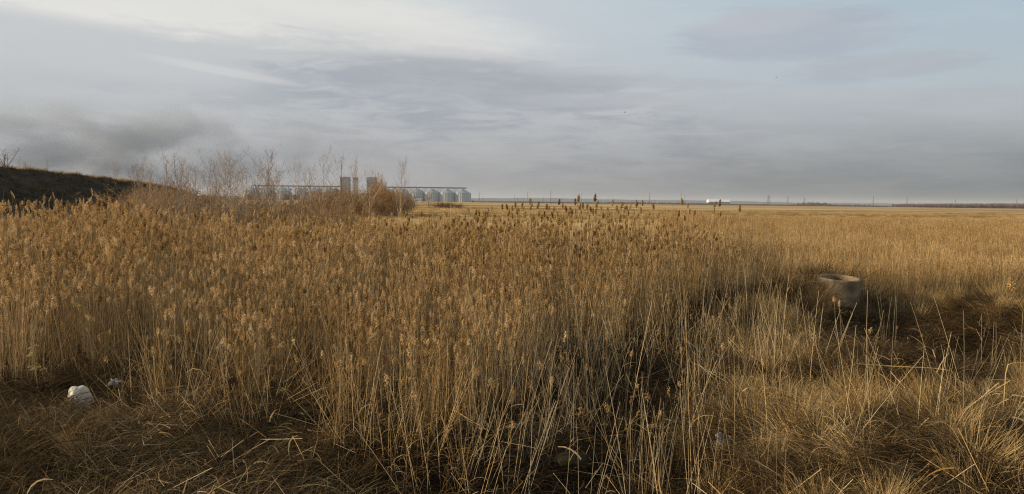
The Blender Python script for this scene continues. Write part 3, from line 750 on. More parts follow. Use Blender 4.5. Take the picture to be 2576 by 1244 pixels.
rights = [((2320, 838), 14.5, 2, .10, 'largest orange-brown reed head over the dark hollow at the right'), ((2283, 846), 14.8, 0, .12, 'slim reed head leaning left beside the largest one over the dark hollow'),
          ((2256, 818), 15.2, 0, -.05, 'small pale reed head left above the largest one over the dark hollow'), ((2268, 862), 15, 0, .03, 'short pale reed head under two others over the dark hollow'),
          ((1916, 902), 11.2, 2, .32, 'long orange reed head leaning left over the tangled grass at the right'), ((1948, 952), 11, 1, .25, 'drooping orange reed head just below the long leaning one'),
          ((2541, 694), 16, 2, .4, 'dark ragged reed head leaning in from the right edge'), ((2112, 752), 16.5, 0, .2, 'reed head slanting in front of the concrete ring, the middle one'),
          ((2096, 745), 16.8, 0, .15, 'reed head slanting in front of the concrete ring, the left one'), ((1388, 944), 10, 1, -.25, 'curved grey-brown reed head bowing over the dark middle hollow'),
          ((1168, 962), 9.8, 1, -.3, 'long slanting reed head at the left border of the dark hollow'), ((1592, 878), 12.5, 0, 0, 'upright brown reed head among sparse stems right of the middle'),
          ((1530, 828), 13.2, 0, .05, 'golden reed head above the sparse stems right of the middle'), ((1714, 868), 12.6, 0, .02, 'slim brown reed head left of the tangled golden grass'),
          ((2423, 968), 11.5, 1, .05, 'dull brown reed head low at the right above bright grass'), ((1518, 735), 17, 1, 0, 'golden reed head at the back of the sparse stems')]
for i, ((px, py), D, b, tl, lab) in enumerate(rights):
    put_reed(BIG[i % 3] if b == 2 else VAR[(i * 3 + 1) % 14], at(px, py, D), rotz=i * 1.1, tilt=(0, -tl), label=lab, group='reeds standing apart at the right')
# bare pale stems of the foreground that can be followed one by one
stems = [((1725, 800), 9.0, .08), ((1845, 850), 9.2, -.05), ((1905, 820), 9.6, .03), ((2040, 810), 10.2, .16), ((2060, 730), 13, -.02), ((2400, 880), 9.4, -.20), ((2480, 960), 9.0, .12),
         ((2185, 905), 9.3, .14), ((2240, 990), 8.8, -.18), ((1560, 1010), 8.9, -.22), ((1440, 1020), 9.0, -.12), ((1330, 900), 9.6, -.2), ((1250, 920), 9.7, -.25), ((1640, 760), 11, -.1),
         ((1775, 700), 13, .05), ((1985, 690), 13.5, .02), ((2290, 760), 12, .22), ((2350, 750), 12.2, .25), ((730, 930), 11, -.28), ((340, 900), 11.2, -.3), ((560, 850), 11.6, -.22), ((865, 890), 11, .06)]
sl_ = ordinal_labels({i_: v[0][0] for i_, v in enumerate(stems)}, [(1000, 'left'), (1700, 'dark middle'), (9999, 'right')], '%s lone bare pale stem from the left in the %s foreground')
for i, ((px, py), D, tl) in enumerate(stems):
    side = 'left' if px < 1000 else ('dark middle' if px < 1700 else 'right')
    put_reed(BARE[i % 6], at(px, py, D), rotz=i * 2.3, tilt=(0, -tl), label=sl_[i], group='bare pale stems in the foreground')
# the rest of the three hundred that show largest: front of the bed
tries = 0
while NREED < 298 and tries < 4000:
    tries += 1
    D = random.uniform(10.6, 17.5); px = random.uniform(-10, 1560); X = (px - 1288) / F * D
    fr = float(front(np.array([X]), np.array([D]))[0])
    if D < fr or D > fr + 4.5: continue
    H = float(reedH(np.array([X]), np.array([D]))[0]) * random.uniform(.92, 1.12)
    zone = 'left part' if px < 520 else ('left middle' if px < 1000 else 'middle')
    put_reed(VAR[tries % 14], base=Vector((X, D, gz(X, D) - .03)), H=H, rotz=random.uniform(0, 6.28), tilt=(random.gauss(0, .04), random.gauss(0, .04)),
             label='golden reed with a fluffy head in the front rows of the bed, %s' % zone, group='reeds in the front rows, ' + zone)

# ------------------------------------------------------------------ shrubs and trees
def shrub(seed, H, kind):
    rmin = {'thick': .016, 'bush': .013}.get(kind, .0038)
    kind_ = kind; kind = 'bush' if kind == 'thick' else kind
    """returns (wood mesh, twig mesh), unit metres"""
    rg = np.random.default_rng(seed); W, T = Geo(), Geo()
    def grow(p, th, el, L, r, lev, maxlev, spread, nch, wood, bendup=.25):
        n = len(p)
        P = arc(p, th, L, el, -bendup * np.ones(n) * rg.uniform(.2, 1, n), 5, rg.normal(0, .25, n))
        (tubes(W, P, r, np.clip(rg.normal(.5, .2, n), 0, 1), 0, 4 if lev == 0 else 3, .75) if lev < wood else ribbons(T, P, r * 2, np.clip(rg.normal(.5, .22, n), 0, 1), .6, 0, rg=rg))
        if lev >= maxlev: return
        m = nch[lev]; k = np.repeat(np.arange(n), m)
        t = rg.uniform(.22, .98, n * m); j = np.clip((t * 4).astype(int), 0, 3); f = (t * 4 - j)[:, None]
        q = P[k, j] * (1 - f) + P[k, j + 1] * f
        sp_ = spread * rg.uniform(.6, 1.3, n * m)
        grow(q, rg.uniform(0, 6.28, n * m), np.clip(el[k] - sp_ * rg.uniform(.3, 1, n * m), .1, 1.55), L[k] * rg.uniform(.28, .5, n * m) * (1.15 - t * .6), np.maximum(r[k] * .45 * (1 - t * .5), rmin), lev + 1, maxlev, spread, nch, wood, bendup)
    if kind == 'upright':
        n = 1; grow(np.zeros((1, 3)), rg.uniform(0, 6, 1), np.array([1.5]), np.array([H * .98]), np.array([H * .0048]), 0, 2, .55, [40, 9], 1, .1)
    elif kind == 'fan':
        n = 9; grow(np.stack([rg.normal(0, .12, n), rg.normal(0, .12, n), np.zeros(n)], 1), rg.uniform(0, 6.28, n), rg.uniform(1.0, 1.5, n), H * rg.uniform(.6, 1.02, n), np.full(n, H * .0036), 0, 2, .6, [12, 8], 1, .15)
    elif kind == 'bush':
        n = 70; grow(np.stack([rg.normal(0, H * .22, n), rg.normal(0, H * .22, n), np.zeros(n)], 1), rg.uniform(0, 6.28, n), rg.uniform(.75, 1.5, n), H * rg.uniform(.55, 1.0, n), np.full(n, H * .004), 0, 2, .6, [11, 7], 1, .2)
    elif kind == 'tree':
        grow(np.zeros((1, 3)), rg.uniform(0, 6, 1), np.array([1.5]), np.array([H * .35]), np.array([H * .035]), 0, 0, .6, [0], 1)
        n = 7; grow(np.tile([[0, 0, H * .13]], (n, 1)) + rg.normal(0, .03, (n, 3)) * H, np.arange(n) * .9 + rg.uniform(0, .5, n), rg.uniform(.75, 1.4, n), H * rg.uniform(.6, .88, n), np.full(n, H * .015), 0, 3, .7, [7, 6, 4], 2, .3)
    me = [W.mesh('branches', [M['bark'] if kind in ('bush', 'tree') else M['sap']]) if W.v else None, T.mesh('twigs', [M['twig'] if kind == 'bush' else M['sap']])]
    return me
SH = {k_: [shrub(1000 + 37 * j + i, 4.5, k_) for i in range(c_)] for j, (k_, c_) in enumerate((('upright', 4), ('fan', 4), ('bush', 5), ('tree', 2), ('thick', 4)))}
def put_shrub(kind, v, px, ytop, D, label, name, cat, group=None, base_z=None, wide=1.0, twig_mat=None):
    q = at(px, ytop, D); b = (gz(q.x, D) if base_z is None else base_z) - .05
    s = (q.z - b) / 4.5
    t = thing(name, label, cat, (q.x, D, b), (px * 1.7) % 6.28, group, (s * wide, s * wide, s))
    wd, tw = SH[kind][v % len(SH[kind])]
    if wd: link('trunk' if kind == 'tree' else 'branches', wd, t)
    link('twigs', tw, t)
    return t
ups = [(359, 432, 42), (388, 425, 44), (421, 408, 46), (451, 418, 45), (476, 430, 40), (535, 424, 44), (548, 430, 46), (564, 404, 42), (587, 415, 43), (617, 428, 48), (646, 426, 50), (665, 400, 46), (749, 425, 52), (810, 410, 55), (855, 408, 58), (886, 418, 60), (1003, 418, 62), (330, 440, 38), (690, 432, 56), (780, 430, 58), (930, 440, 64)]
words = {359: 'leftmost of the thin saplings at the nose of the hill', 421: 'tall feathery sapling over the left end of the orange shrubs', 564: 'straight slender sapling, tallest of the close cluster left of the silos',
         587: 'feathery sapling just right of the close cluster', 665: 'very thin tall sapling rising left of the first silos', 749: 'bare sapling in front of the left row of silos', 810: 'tall pale sapling left of the orange thicket',
         855: 'twin-topped pale sapling just left of the first tower', 886: 'bare sapling between the two grey towers', 1003: 'thin bare sapling right of the second tower'}
for k_ in range(11):
    ups.append((341 + k_ * 34 + (k_ * 37) % 11 + .5, 436 + (k_ * 53) % 30, 45 + (k_ * 29) % 22))
upl = ordinal_labels({u[0]: u[0] for u in ups if u[0] not in words}, [(500, 'left of the tall forked shrub'), (625, 'between the forked shrub and the silos'), (800, 'before the left silos'), (9999, 'near the grey towers')], '%s slender bare sapling counting from the left, %s')
for i, (px, yt, D) in enumerate(ups):
    put_shrub('upright', i, px, yt, D, words.get(px) or upl[px], 'bare_sapling', 'sapling', 'bare saplings behind the reeds', wide=.8 + .25 * (i % 3))
fans = [(374, 470, 30, 'dark wiry shrub spreading low before the hill nose'), (505, 390, 36, 'tall leaning forked shrub that reaches highest above the horizon at the left'), (705, 419, 31, 'dark wiry shrub fanning out before the left silos'),
        (720, 445, 33, 'smaller dark shrub beside the fanned one before the left silos'), (430, 440, 38, 'pale open shrub over the left end of the orange shrubs'), (620, 470, 40, 'open brown shrub left of the silos'), (830, 470, 46, 'open shrub at the left foot of the orange thicket'), (560, 465, 40, 'open brown shrub under the close cluster of saplings')]
for i, (px, yt, D, lab) in enumerate(fans):
    put_shrub('fan', i, px, yt, D, lab, 'bare_shrub', 'shrub', 'bare shrubs behind the reeds', wide=1.1)
bl = [(345, 478, 52), (385, 472, 55), (420, 466, 58), (455, 468, 56), (490, 480, 60), (530, 490, 62), (575, 494, 64), (620, 497, 60), (660, 500, 62), (710, 503, 66), (755, 500, 70), (400, 500, 40), (470, 508, 42), (560, 512, 44), (650, 516, 46), (740, 512, 50), (820, 512, 54), (880, 516, 58), (345, 505, 40)]
bll = ordinal_labels({i_: v[0] for i_, v in enumerate(bl)}, [(480, 'beside the hill'), (700, 'left of the silos'), (9999, 'before the left silos')], '%s low orange-brown willow bush counting from the left, %s')
for i, (px, yt, D) in enumerate(bl):
    put_shrub('bush', i, px, yt, D, bll[i], 'willow_bush', 'bush', 'orange willow bushes behind the reeds, ' + ('left end' if px < 480 else 'middle' if px < 700 else 'right end'), wide=1.25)
th = [(795, 484, 150), (820, 474, 155), (850, 470, 160), (880, 475, 150), (905, 480, 158), (935, 472, 150), (960, 468, 155), (985, 472, 150), (1008, 478, 152), (870, 488, 140), (930, 490, 140), (975, 488, 138)]
tw_ = {795: 'orange thicket bush at the left end, before the silos', 1008: 'rounded darker thicket bush at the right end beside the silos'}
thl = ordinal_labels({v[0]: v[0] for v in th if v[0] not in tw_}, [(900, 'under the left tower'), (9999, 'under the right tower')], '%s orange thicket bush counting from the left, %s')
for i, (px, yt, D) in enumerate(th):
    put_shrub('thick', i + 2, px, yt, D, tw_.get(px) or thl[px], 'thicket_bush', 'bush', 'orange thicket before the towers', wide=1.15)
put_shrub('thick', 1, 962, 441, 190, 'pale bushy tree rising over the thicket right of the second tower', 'bushy_tree', 'tree', wide=.5)
put_shrub('tree', 0, 1078, 479, 400, 'bare dark tree with forked trunk before the right silos', 'bare_tree', 'tree')
put_shrub('thick', 0, 1106, 507, 300, 'dark reddish-brown round bush in the meadow under the right silos', 'dark_bush', 'bush', wide=2.2)
put_shrub('thick', 3, 1126, 508.5, 305, 'lower brown bush right beside the dark reddish one', 'low_bush', 'bush', wide=2.0)
put_shrub('thick', 4, 1150, 511.5, 310, 'lowest faint brown bush, farthest right under the last silo', 'low_bush', 'bush', wide=2.5)
hl = lambda px, D: float(hillz(np.array([(px - 1288) / F * D]), np.array([float(D)]))[0])
put_shrub('tree', 1, 10, 356, 92, 'bare dark tree on the crest of the hill at the left edge', 'hilltop_tree', 'tree', base_z=hl(10, 92))
put_shrub('fan', 2, 50, 398, 96, 'small leaning bare shrub on the hill crest right of the tree', 'hilltop_shrub', 'shrub', base_z=hl(50, 96))
put_shrub('fan', 3, 64, 400, 98, 'second small bare shrub on the hill crest, more upright', 'hilltop_shrub', 'shrub', base_z=hl(64, 98))
put_shrub('upright', 1, 119, 405, 102, 'lone thin sapling on the hill crest', 'hilltop_sapling', 'sapling', base_z=hl(119, 102), wide=.8)
put_shrub('fan', 0, 289, 408, 122, 'faint thin shrub near the lower end of the hill crest', 'hilltop_shrub', 'shrub', base_z=hl(289, 122), wide=.8)

# ------------------------------------------------------------------ silos and the grain works
M['zinc'] = surf('galvanised_steel', (.235, .29, .32), (.32, .37, .395), .4, .6, (1, 1, 6), metal=.1)
M['zinc2'] = surf('galvanised_roof', (.25, .29, .31), (.34, .38, .39), .5, .6, metal=.1)
M['clad'] = surf('grey_cladding', (.17, .19, .205), (.22, .24, .25), .3, .7)
M['dsteel'] = surf('dull_steel', (.10, .10, .10), (.16, .16, .155), .5, .7, metal=.1)
M['white'] = surf('white_paint', (.74, .74, .72), (.82, .82, .80), .3, .6)
M['blue'] = surf('blue_roof', (.05, .12, .42), (.07, .16, .50), .3, .5)
M['glass'] = surf('dark_window', (.03, .035, .04), (.05, .055, .06), .5, .2)
DS = 1300.0; K4 = DS / 3214.0       # metres per 4096-px pixel there
def X4(p, D=DS): return at(p * .6289, 500, D).x
def silo_meshes():
    R_, He, Hc = 12.0, 14.2, 20.5
    prof = []
    z = 0
    for i in range(12):
        prof += [(R_, z), (R_ + .10, z + He / 24), (R_, z + He / 12)] if i == 0 else [(R_ + .10, z + He / 24), (R_, z + He / 12)]
        z += He / 12
    body = BM().lathe(prof, 48).done('body', M['zinc'], False)
    roof = BM(); roof.lathe([(R_ + .35, He - .1), (R_ + .35, He + .15), (1.2, Hc), (1.2, Hc + .9), (.02, Hc + 1.2)], 32)
    roof = roof.done('roof', M['zinc2'])
    ribs = BM()
    for k_ in range(24):
        a = k_ * 2 * math.pi / 24
        ribs.bar((math.cos(a) * (R_ + .22), math.sin(a) * (R_ + .22), 0), (math.cos(a) * (R_ + .22), math.sin(a) * (R_ + .22), He), .16)
    ribs = ribs.done('stiffener', M['white'])
    lad = BM()
    a = -2.1; cx, cy_ = math.cos(a) * (R_ + .6), math.sin(a) * (R_ + .6)
    lad.bar((cx - .3, cy_, 0), (cx - .3, cy_, He + .5), .08).bar((cx + .3, cy_, 0), (cx + .3, cy_, He + .5), .08)
    lad.bar((cx, cy_, He), (0.8 * math.cos(a), 0.8 * math.sin(a), Hc + .2), .2)
    lad = lad.done('ladder', M['dsteel'])
    vent = BM()
    for k_ in range(6):
        a = k_ * math.pi / 3 + .4; vent.cone(math.cos(a) * 6.5, math.sin(a) * 6.5, 16.6, 18.4, .6, .5, 8)
    vent = vent.done('roof_vent', M['zinc2'])
    return body, roof, ribs, lad, vent
SM = silo_meshes()
front_l = [1004.6 + 63 * i for i in range(6)]; front_r = [1849 - 61.5 * i for i in range(6)]
n_ = 0
ordl = ['first', 'second', 'third', 'fourth', 'fifth', 'sixth']
for row, dd in ((0, 0.0), (1, 34.0)):
    for side, lst in (('left', front_l), ('right', front_r)):
        for i, p in enumerate(lst):
            lab = '%s grain silo from the %s end of the long row, %s line' % (ordl[i], side, 'front' if row == 0 else 'rear')
            if row == 0 and side == 'right' and i == 0: lab = 'rightmost steel grain silo of the front line, wholly in view'
            t = thing('grain_silo', lab, 'silo', (X4(p), DS + dd, 0), .1 * i, 'steel grain silos')
            for nm, me in zip(('body', 'roof', 'stiffener', 'ladder', 'roof_vent'), SM): link(nm, me, t)
# conveyor gallery carried over the roofs
def gallery(xa, xb, y, label, supports):
    t = thing('conveyor_gallery', label, 'conveyor', ((xa + xb) / 2, y, 0), 0, 'conveyor galleries over the silos')
    L = abs(xb - xa) / 2; z0, z1 = 21.9, 23.6
    dk = BM().box(-L, L, -.9, .9, z0, z0 + .45).box(-L, L, -.6, .6, z0 + .46, z0 + 1.1).done('walkway', M['dsteel'])
    link('walkway', dk, t)
    rl = BM()
    for s in (-.85, .85):
        rl.bar((-L, s, z1), (L, s, z1), .09)
        k_ = -L
        while k_ < L: rl.bar((k_, s, z0 + .4), (k_, s, z1), .07); k_ += 3.0
    link('handrail', rl.done('handrail', M['dsteel']), t)
    for sx in supports:
        s = BM()
        for w_ in (-1.3, 1.3):
            s.bar((sx + w_, 0, 13.5), (sx + w_, 0, z0), .22)
        s.bar((sx - 1.3, 0, 17.5), (sx - 5.5, 0, z0), .2).bar((sx + 1.3, 0, 17.5), (sx + 5.5, 0, z0), .2)
        s.bar((sx - 1.3, 0, 16), (sx + 1.3, 0, 17.6), .12).bar((sx + 1.3, 0, 18), (sx - 1.3, 0, 19.6), .12)
        link('support', s.done('support', M['zinc2']), t)
xl0, xl1 = X4(1006), X4(1362); xr0, xr1 = X4(1500), X4(1862)
for y_, nm in ((DS, 'front'), (DS + 34, 'rear')):
    mid = (xl0 + xl1) / 2
    gallery(xl0, xl1, y_, 'long thin conveyor gallery over the left silos, %s line' % nm, [X4(p + 31.5) - mid for p in front_l[:5]])
    mid = (xr0 + xr1) / 2
    gallery(xr0, xr1, y_, 'long thin conveyor gallery over the right silos, %s line' % nm, [X4(p - 31) - mid for p in front_r[:5]])
def tower(p0, p1, ytop, label, name):
    xa, xb = X4(p0), X4(p1); z1 = at(p0 * .6289, ytop * .6289, DS - 6).z
    t = thing(name, label, 'tower', ((xa + xb) / 2, DS + 6, 0), 0)
    w_ = (xb - xa) / 2
    link('wall', BM().box(-w_, w_, -7, 7, 0, z1).done('wall', M['clad']), t)
    link('roof', BM().box(-w_ - .3, w_ + .3, -7.3, 7.3, z1 + .01, z1 + .8).done('roof', M['zinc2']), t)
    for k_ in range(5):
        zz = z1 - 4 - k_ * 5
        link('cladding_seam', BM().box(-w_ - .05, w_ + .05, -7.08, -7.01, zz, zz + .25).done('cladding_seam', M['dsteel']), t)
tower(1360.5, 1396, 709.5, 'taller left grey block tower of the grain works', 'grain_tower')
tower(1467, 1502, 711, 'right grey block tower of the grain works beside a pale tree', 'grain_tower')
# open elevator frame between them
t = thing('elevator_frame', 'narrow open lattice elevator tower between the two grey blocks', 'tower', (X4(1423), DS, 0))
wf = 3.2; zt = at(1423 * .6289, 711 * .6289, DS).z
fr = BM()
for a in (-wf, wf):
    for b in (-wf, wf): fr.bar((a, b, 0), (a, b, zt), .35)
for k_ in range(9):
    z0 = k_ * zt / 9; z1 = (k_ + 1) * zt / 9
    for b in (-wf, wf): fr.bar((-wf, b, z0), (wf, b, z1), .2).bar((-wf, b, z1), (wf, b, z1), .22)
link('frame', fr.done('frame', M['dsteel']), t)
link('head_house', BM().box(-wf - .4, wf + .4, -wf - .4, wf + .4, zt - 4.5, zt).done('head_house', M['dsteel']), t)
link('elevator_leg', BM().box(-1.6, -.2, -1, 1, 0, zt - 4.5).box(.8, 2.2, -1, 1, 0, zt - 4.5).done('elevator_leg', M['zinc2']), t)
t = thing('connecting_walkway', 'thin high walkway joining the left grey tower to the elevator frame', 'walkway', (X4(1400), DS, 0))
xa, xb = X4(1396) - X4(1400), X4(1416) - X4(1400); zw = at(1400 * .6289, 724 * .6289, DS).z
link('deck', BM().box(xa, xb, -1, 1, zw - .5, zw).done('deck', M['dsteel']), t)
link('handrail', BM().bar((xa, -1, zw + 1.2), (xb, -1, zw + 1.2), .12).bar((xa, 1, zw + 1.2), (xb, 1, zw + 1.2), .12).done('handrail', M['dsteel']), t)
# small two-storey building with blue roof
D2 = 1180.0; xa, xb = X4(1652, D2), X4(1685, D2); W_ = (xb - xa) / 2
t = thing('site_office', 'small white two-storey building with a blue roof at the foot of the silos', 'building', ((xa + xb) / 2, D2, 0))
link('wall', BM().box(-W_, W_, -3.5, 3.5, 0, 5.6).done('wall', M['white']), t)
link('roof', BM().prism([(-W_ - .4, 5.6), (W_ + .4, 5.6), (W_ + .2, 6.4), (W_ * .35, 6.7), (-W_ * .35, 7.3), (-W_ * .8, 7.1)], -3.9, 3.9).done('roof', M['blue']), t)
link('balcony_band', BM().box(-W_ - .1, W_ + .1, -3.75, -3.51, 2.7, 3.15).done('balcony_band', M['dsteel']), t)
for fx in (-.72, -.25, .25, .72):
    for fz in (.9, 3.7):
        wn = link('window', BM().box(-.65, .65, -.08, 0, -.0, 1.2).done('window', M['glass']), t, (fx * W_, -3.51, fz))
link('door', BM().box(-.5, .5, -.1, 0, 0, 2.1).done('door', M['dsteel']), t, (0, -3.51, .02))
# heaps and bushes at the foot of the silos
M['heap'] = surf('dark_heap', (.045, .043, .04), (.08, .075, .065), .3, 1.0, bump=.5)
def heap(p0, p1, ytop, D, label, name='earth_heap', cat='heap', mat='heap', group=None, depth=None):
    xa, xb = X4(p0, D), X4(p1, D); zt = at((p0 + p1) / 2 * .6289, ytop * .6289, D).z
    w_ = (xb - xa) / 2; dp = depth or w_ * .6; s_ = p0
    n = 26; xs_ = np.linspace(-1, 1, n)
    def zf(x, y):
        r = np.clip(1 - (np.abs(x) / w_) ** 2.6 - (y / dp) ** 2, 0, 1)
        return zt * r ** .6 * (1 + .08 * np.sin(x * 1.3 + s_) + .05 * np.sin(x * 3.1 + y * 2 + s_)) - .15
    t = link(name, grid_mesh(name, xs_ * w_, xs_ * dp, zf, M[mat]), None, ((xa + xb) / 2, D, 0))
    t['label'] = label; t['category'] = cat
    if group: t['group'] = group
    return t
heap(1127, 1160, 779, 1150, 'left one of two dark heaps before the left silos')
heap(1158, 1203, 779, 1140, 'right one of two dark heaps before the left silos')
heap(985, 1020, 777, 1170, 'dark rounded heap before the leftmost silo')
heap(1018, 1042, 778, 1160, 'small dark heap just right of the leftmost silo')
heap(1885, 1898, 802.5, 1250, 'tiny dark mound right of the last silo')
# ------------------------------------------------------------------ horizon
def ridge_strip(name, x0, x1, y0, depth, hf, mat, label, n=400):
    return link(name, grid_mesh(name, np.linspace(x0, x1, n), y0 + np.linspace(-depth, depth, 7), lambda x, y: hf(x) * np.cos(np.clip((y - y0) / depth, -1, 1) * math.pi / 2) - .3, mat), kind='structure', label=label)
M['emb'] = surf('embankment_earth', (.055, .055, .05), (.09, .085, .075), .05, 1.0)
M['farhill'] = surf('far_land', (.10, .11, .12), (.14, .14, .14), .002, 1.0)
ridge_strip('embankment', -70, 560, 1210, 14, lambda x: (1.9 + .25 * np.sin(x * .03) + .15 * np.sin(x * .11)) * np.clip((x + 70) / 40, 0, 1), M['emb'], 'low dark embankment line along the far edge of the meadow')
ridge_strip('far_hills', -2600, 3200, 5200, 500, lambda x: 15 + 5 * np.sin(x * .0013 + 1) + 2 * np.sin(x * .006) + 1.0 * np.sin(x * .03), M['farhill'], 'faint blue line of land along the horizon')
# far woods: rows of small crowns
def crown(seed, h):
    rg = np.random.default_rng(seed); g = Geo(); n = 170
    b = np.zeros((n, 3)); b[:, 0] = rg.normal(0, h * .12, n); b[:, 2] = rg.uniform(0, h * .4, n)
    ribbons(g, arc(b, rg.uniform(0, 6.28, n), h * rg.uniform(.3, .62, n), rg.uniform(.5, 1.55, n), rg.uniform(-.3, .3, n), 4), .22 * rg.uniform(.5, 1.2, n), np.clip(rg.normal(.5, .25, n), 0, 1), .6, 0, rg=rg)
    return g.mesh('crown', [M['dist']])
cr = [crown(1500 + i, 6.0) for i in range(5)]
n = 1500; x = rng.uniform(X4(3629, 1250), X4(4300, 1250), n); y = 1230 + rng.uniform(0, 70, n)
place('far_wood', cr, x, y, rng.uniform(.8, 1.15, n) * np.interp(x, [x.min(), x.max()], [.95, 1.6]), 'low reddish-grey wood along the horizon at the right', 'wood', 0)
n = 420; x = rng.uniform(X4(2915, 1750), X4(3640, 1750), n); y = 1750 + rng.uniform(-30, 60, n)
k = np.clip(.55 + .5 * np.sin(x * .021) + .35 * np.sin(x * .057 + 2), .25, 1.3)
place('far_tree_line', cr, x, y, k * rng.uniform(.7, 1.2, n), 'thin uneven tree line on the horizon right of the white shed', 'trees', 0)
n = 260; x = rng.uniform(X4(2420, 1900), X4(2830, 1900), n); y = 1900 + rng.uniform(-30, 60, n)
place('far_scrub_line', cr, x, y, rng.uniform(.3, .75, n), 'very low scrub line on the horizon left of the white shed', 'scrub', 0)
# white shed
DH = 1700.0; xa, xb = X4(2831, DH), X4(2916, DH); L = (xb - xa) / 2
M['shedw'] = surf('shed_wall', (.30, .28, .26), (.36, .34, .31), .1, .8)
t = thing('white_shed', 'long low white shed on the horizon with a bright roof edge', 'shed', ((xa + xb) / 2, DH, 0), R(1.2))
zt = at(2870 * .6289, 799 * .6289, DH).z
link('wall', BM().box(-L, L, -9, 9, 0, zt - 5.0).done('wall', M['shedw']), t)
link('roof', BM().prism([(-9.6, zt - 5.0), (9.6, zt - 5.0), (6.5, zt - .9), (0, zt), (-6.5, zt - .9)], -L - .3, L + .3).done('roof', M['white']), t, rotz=R(90))
link('gable_end', BM().box(-L - .45, -L - .05, -8.9, 8.9, .0, zt - 5.1).done('gable_end', M['shedw']), t)
for fx in (-.72, -.45, 0.05, .42):
    link('window', BM().box(-1.6, 1.6, -.12, 0, 0, .9).done('window', M['glass']), t, (fx * L, -9.01, 3.2))
heap(2820, 2866, 812.6, 1500, 'flat dark mound before the left end of the white shed', 'earth_mound', 'mound', 'emb')
# masts, poles, pylons
M['wood'] = surf('weathered_pole', (.10, .09, .08), (.16, .15, .13), .5, .9)
M['lat'] = surf('lattice_steel', (.16, .17, .18), (.24, .25, .26), .5, .7)
def pole(p, ytop, D, label, r=.22, arm=True):
    r = r * .75
    q = at(p * .6289, ytop * .6289, D); z = q.z
    t = thing('utility_pole', label, 'pole', (q.x, D, 0), 0, 'thin poles on the horizon')
    link('shaft', BM().cone(0, 0, 0, z, r * 1.25, r * .8, 8).done('shaft', M['wood']), t)
    if arm: link('crossarm', BM().box(-.9, .9, -.08, .08, z - 1.2, z - 1.0).done('crossarm', M['wood']), t)
def pylon(p, ytop, D, label, wide, arms=True, name='lattice_pylon'):
    q = at(p * .6289, ytop * .6289, D); z = q.z; b = wide / 2; tp = wide * .07
    t = thing(name, label, 'pylon', (q.x, D, 0), 0, 'lattice pylons on the horizon')
    f = BM(); n = 9; rr = .09 + D * .00004
    def c_(s1, s2, k_): w_ = b + (tp - b) * k_; return (s1 * w_, s2 * w_, z * k_)
    for s1 in (-1, 1):
        for s2 in (-1, 1): f.bar(c_(s1, s2, 0), c_(s1, s2, 1), rr)
    for i in range(n):
        k0, k1 = (i / n) ** .85, ((i + 1) / n) ** .85
        for s in (-1, 1):
            f.bar(c_(-1, s, k0), c_(1, s, k1), rr * .6).bar(c_(1, s, k0), c_(-1, s, k1), rr * .6).bar(c_(s, -1, k0), c_(s, 1, k1), rr * .6)
            f.bar(c_(-1, s, k1), c_(1, s, k1), rr * .6)
    link('frame', f.done('frame', M['lat']), t)
    if arms:
        for i, kz in enumerate((.72, .84, .95)):
            a = wide * (.55 - .1 * abs(i - 1)); zz = z * kz
            link('crossarm', BM().bar((-a, 0, zz), (0, 0, zz + 1.0), rr * .7).bar((a, 0, zz), (0, 0, zz + 1.0), rr * .7).bar((-a, 0, zz), (a, 0, zz), rr * .7).done('crossarm', M['lat']), t)
pylon(1917, 769, 1700, 'thin lattice mast on the horizon, first right of the silos', 2.2, False, 'lattice_mast')
pole(1931, 786, 1400, 'short dark pole beside the first lattice mast right of the silos', .3)
pylon(2059, 780, 2200, 'very faint mast on the horizon between two clearer ones', 2.4, False, 'lattice_mast')
pole(2095, 791, 1500, 'short faint pole left of the second clear lattice mast', .3)
pylon(2111, 767, 1900, 'second clear lattice mast right of the silos', 2.6, False, 'lattice_mast')
pole(2173, 790, 1300, 'pole with a thick crooked top left of the tall dark pole', .3)
pole(2203, 758.5, 900, 'tall straight dark pole, clearest on the horizon left of centre', .26, False)
pole(2327, 770, 1500, 'faint pole beside the bushy reed head on the horizon', .28, False)
pylon(2599, 770, 2000, 'faint lattice mast left of the white shed', 2.6, False, 'lattice_mast')
pole(2725, 766, 1200, 'dark pole rising out of the pale ragged reed head', .28, False)
pole(2738, 778, 1700, 'fainter pole just right of the one behind the pale ragged head', .3, False)
pylon(3075, 783, 1900, 'wide-legged lattice pylon, clearest one right of the white shed', 10, True)
pylon(3152, 785, 1900, 'narrow lattice pylon just right of the wide-legged one', 3.0, True)
pylon(3218, 792, 2500, 'faint portal-like pylon, third right of the white shed', 4.5, True)
pylon(3494, 785, 2300, 'slender pylon in the middle of the right horizon', 2.8, True)
pylon(3629, 785, 2300, 'slender pylon at the left end of the far wood', 2.8, True)
pylon(3822, 799, 2600, 'small pylon peeping over the far wood', 4, True)
pylon(4068, 795, 2400, 'pylon over the far wood near the right edge', 3, True)
pole(3761, 808, 1220, 'pale thin post before the far wood', .16, False)
pole(3254, 797, 2000, 'hair-thin pole between two faint pylons at the right', .22, False)

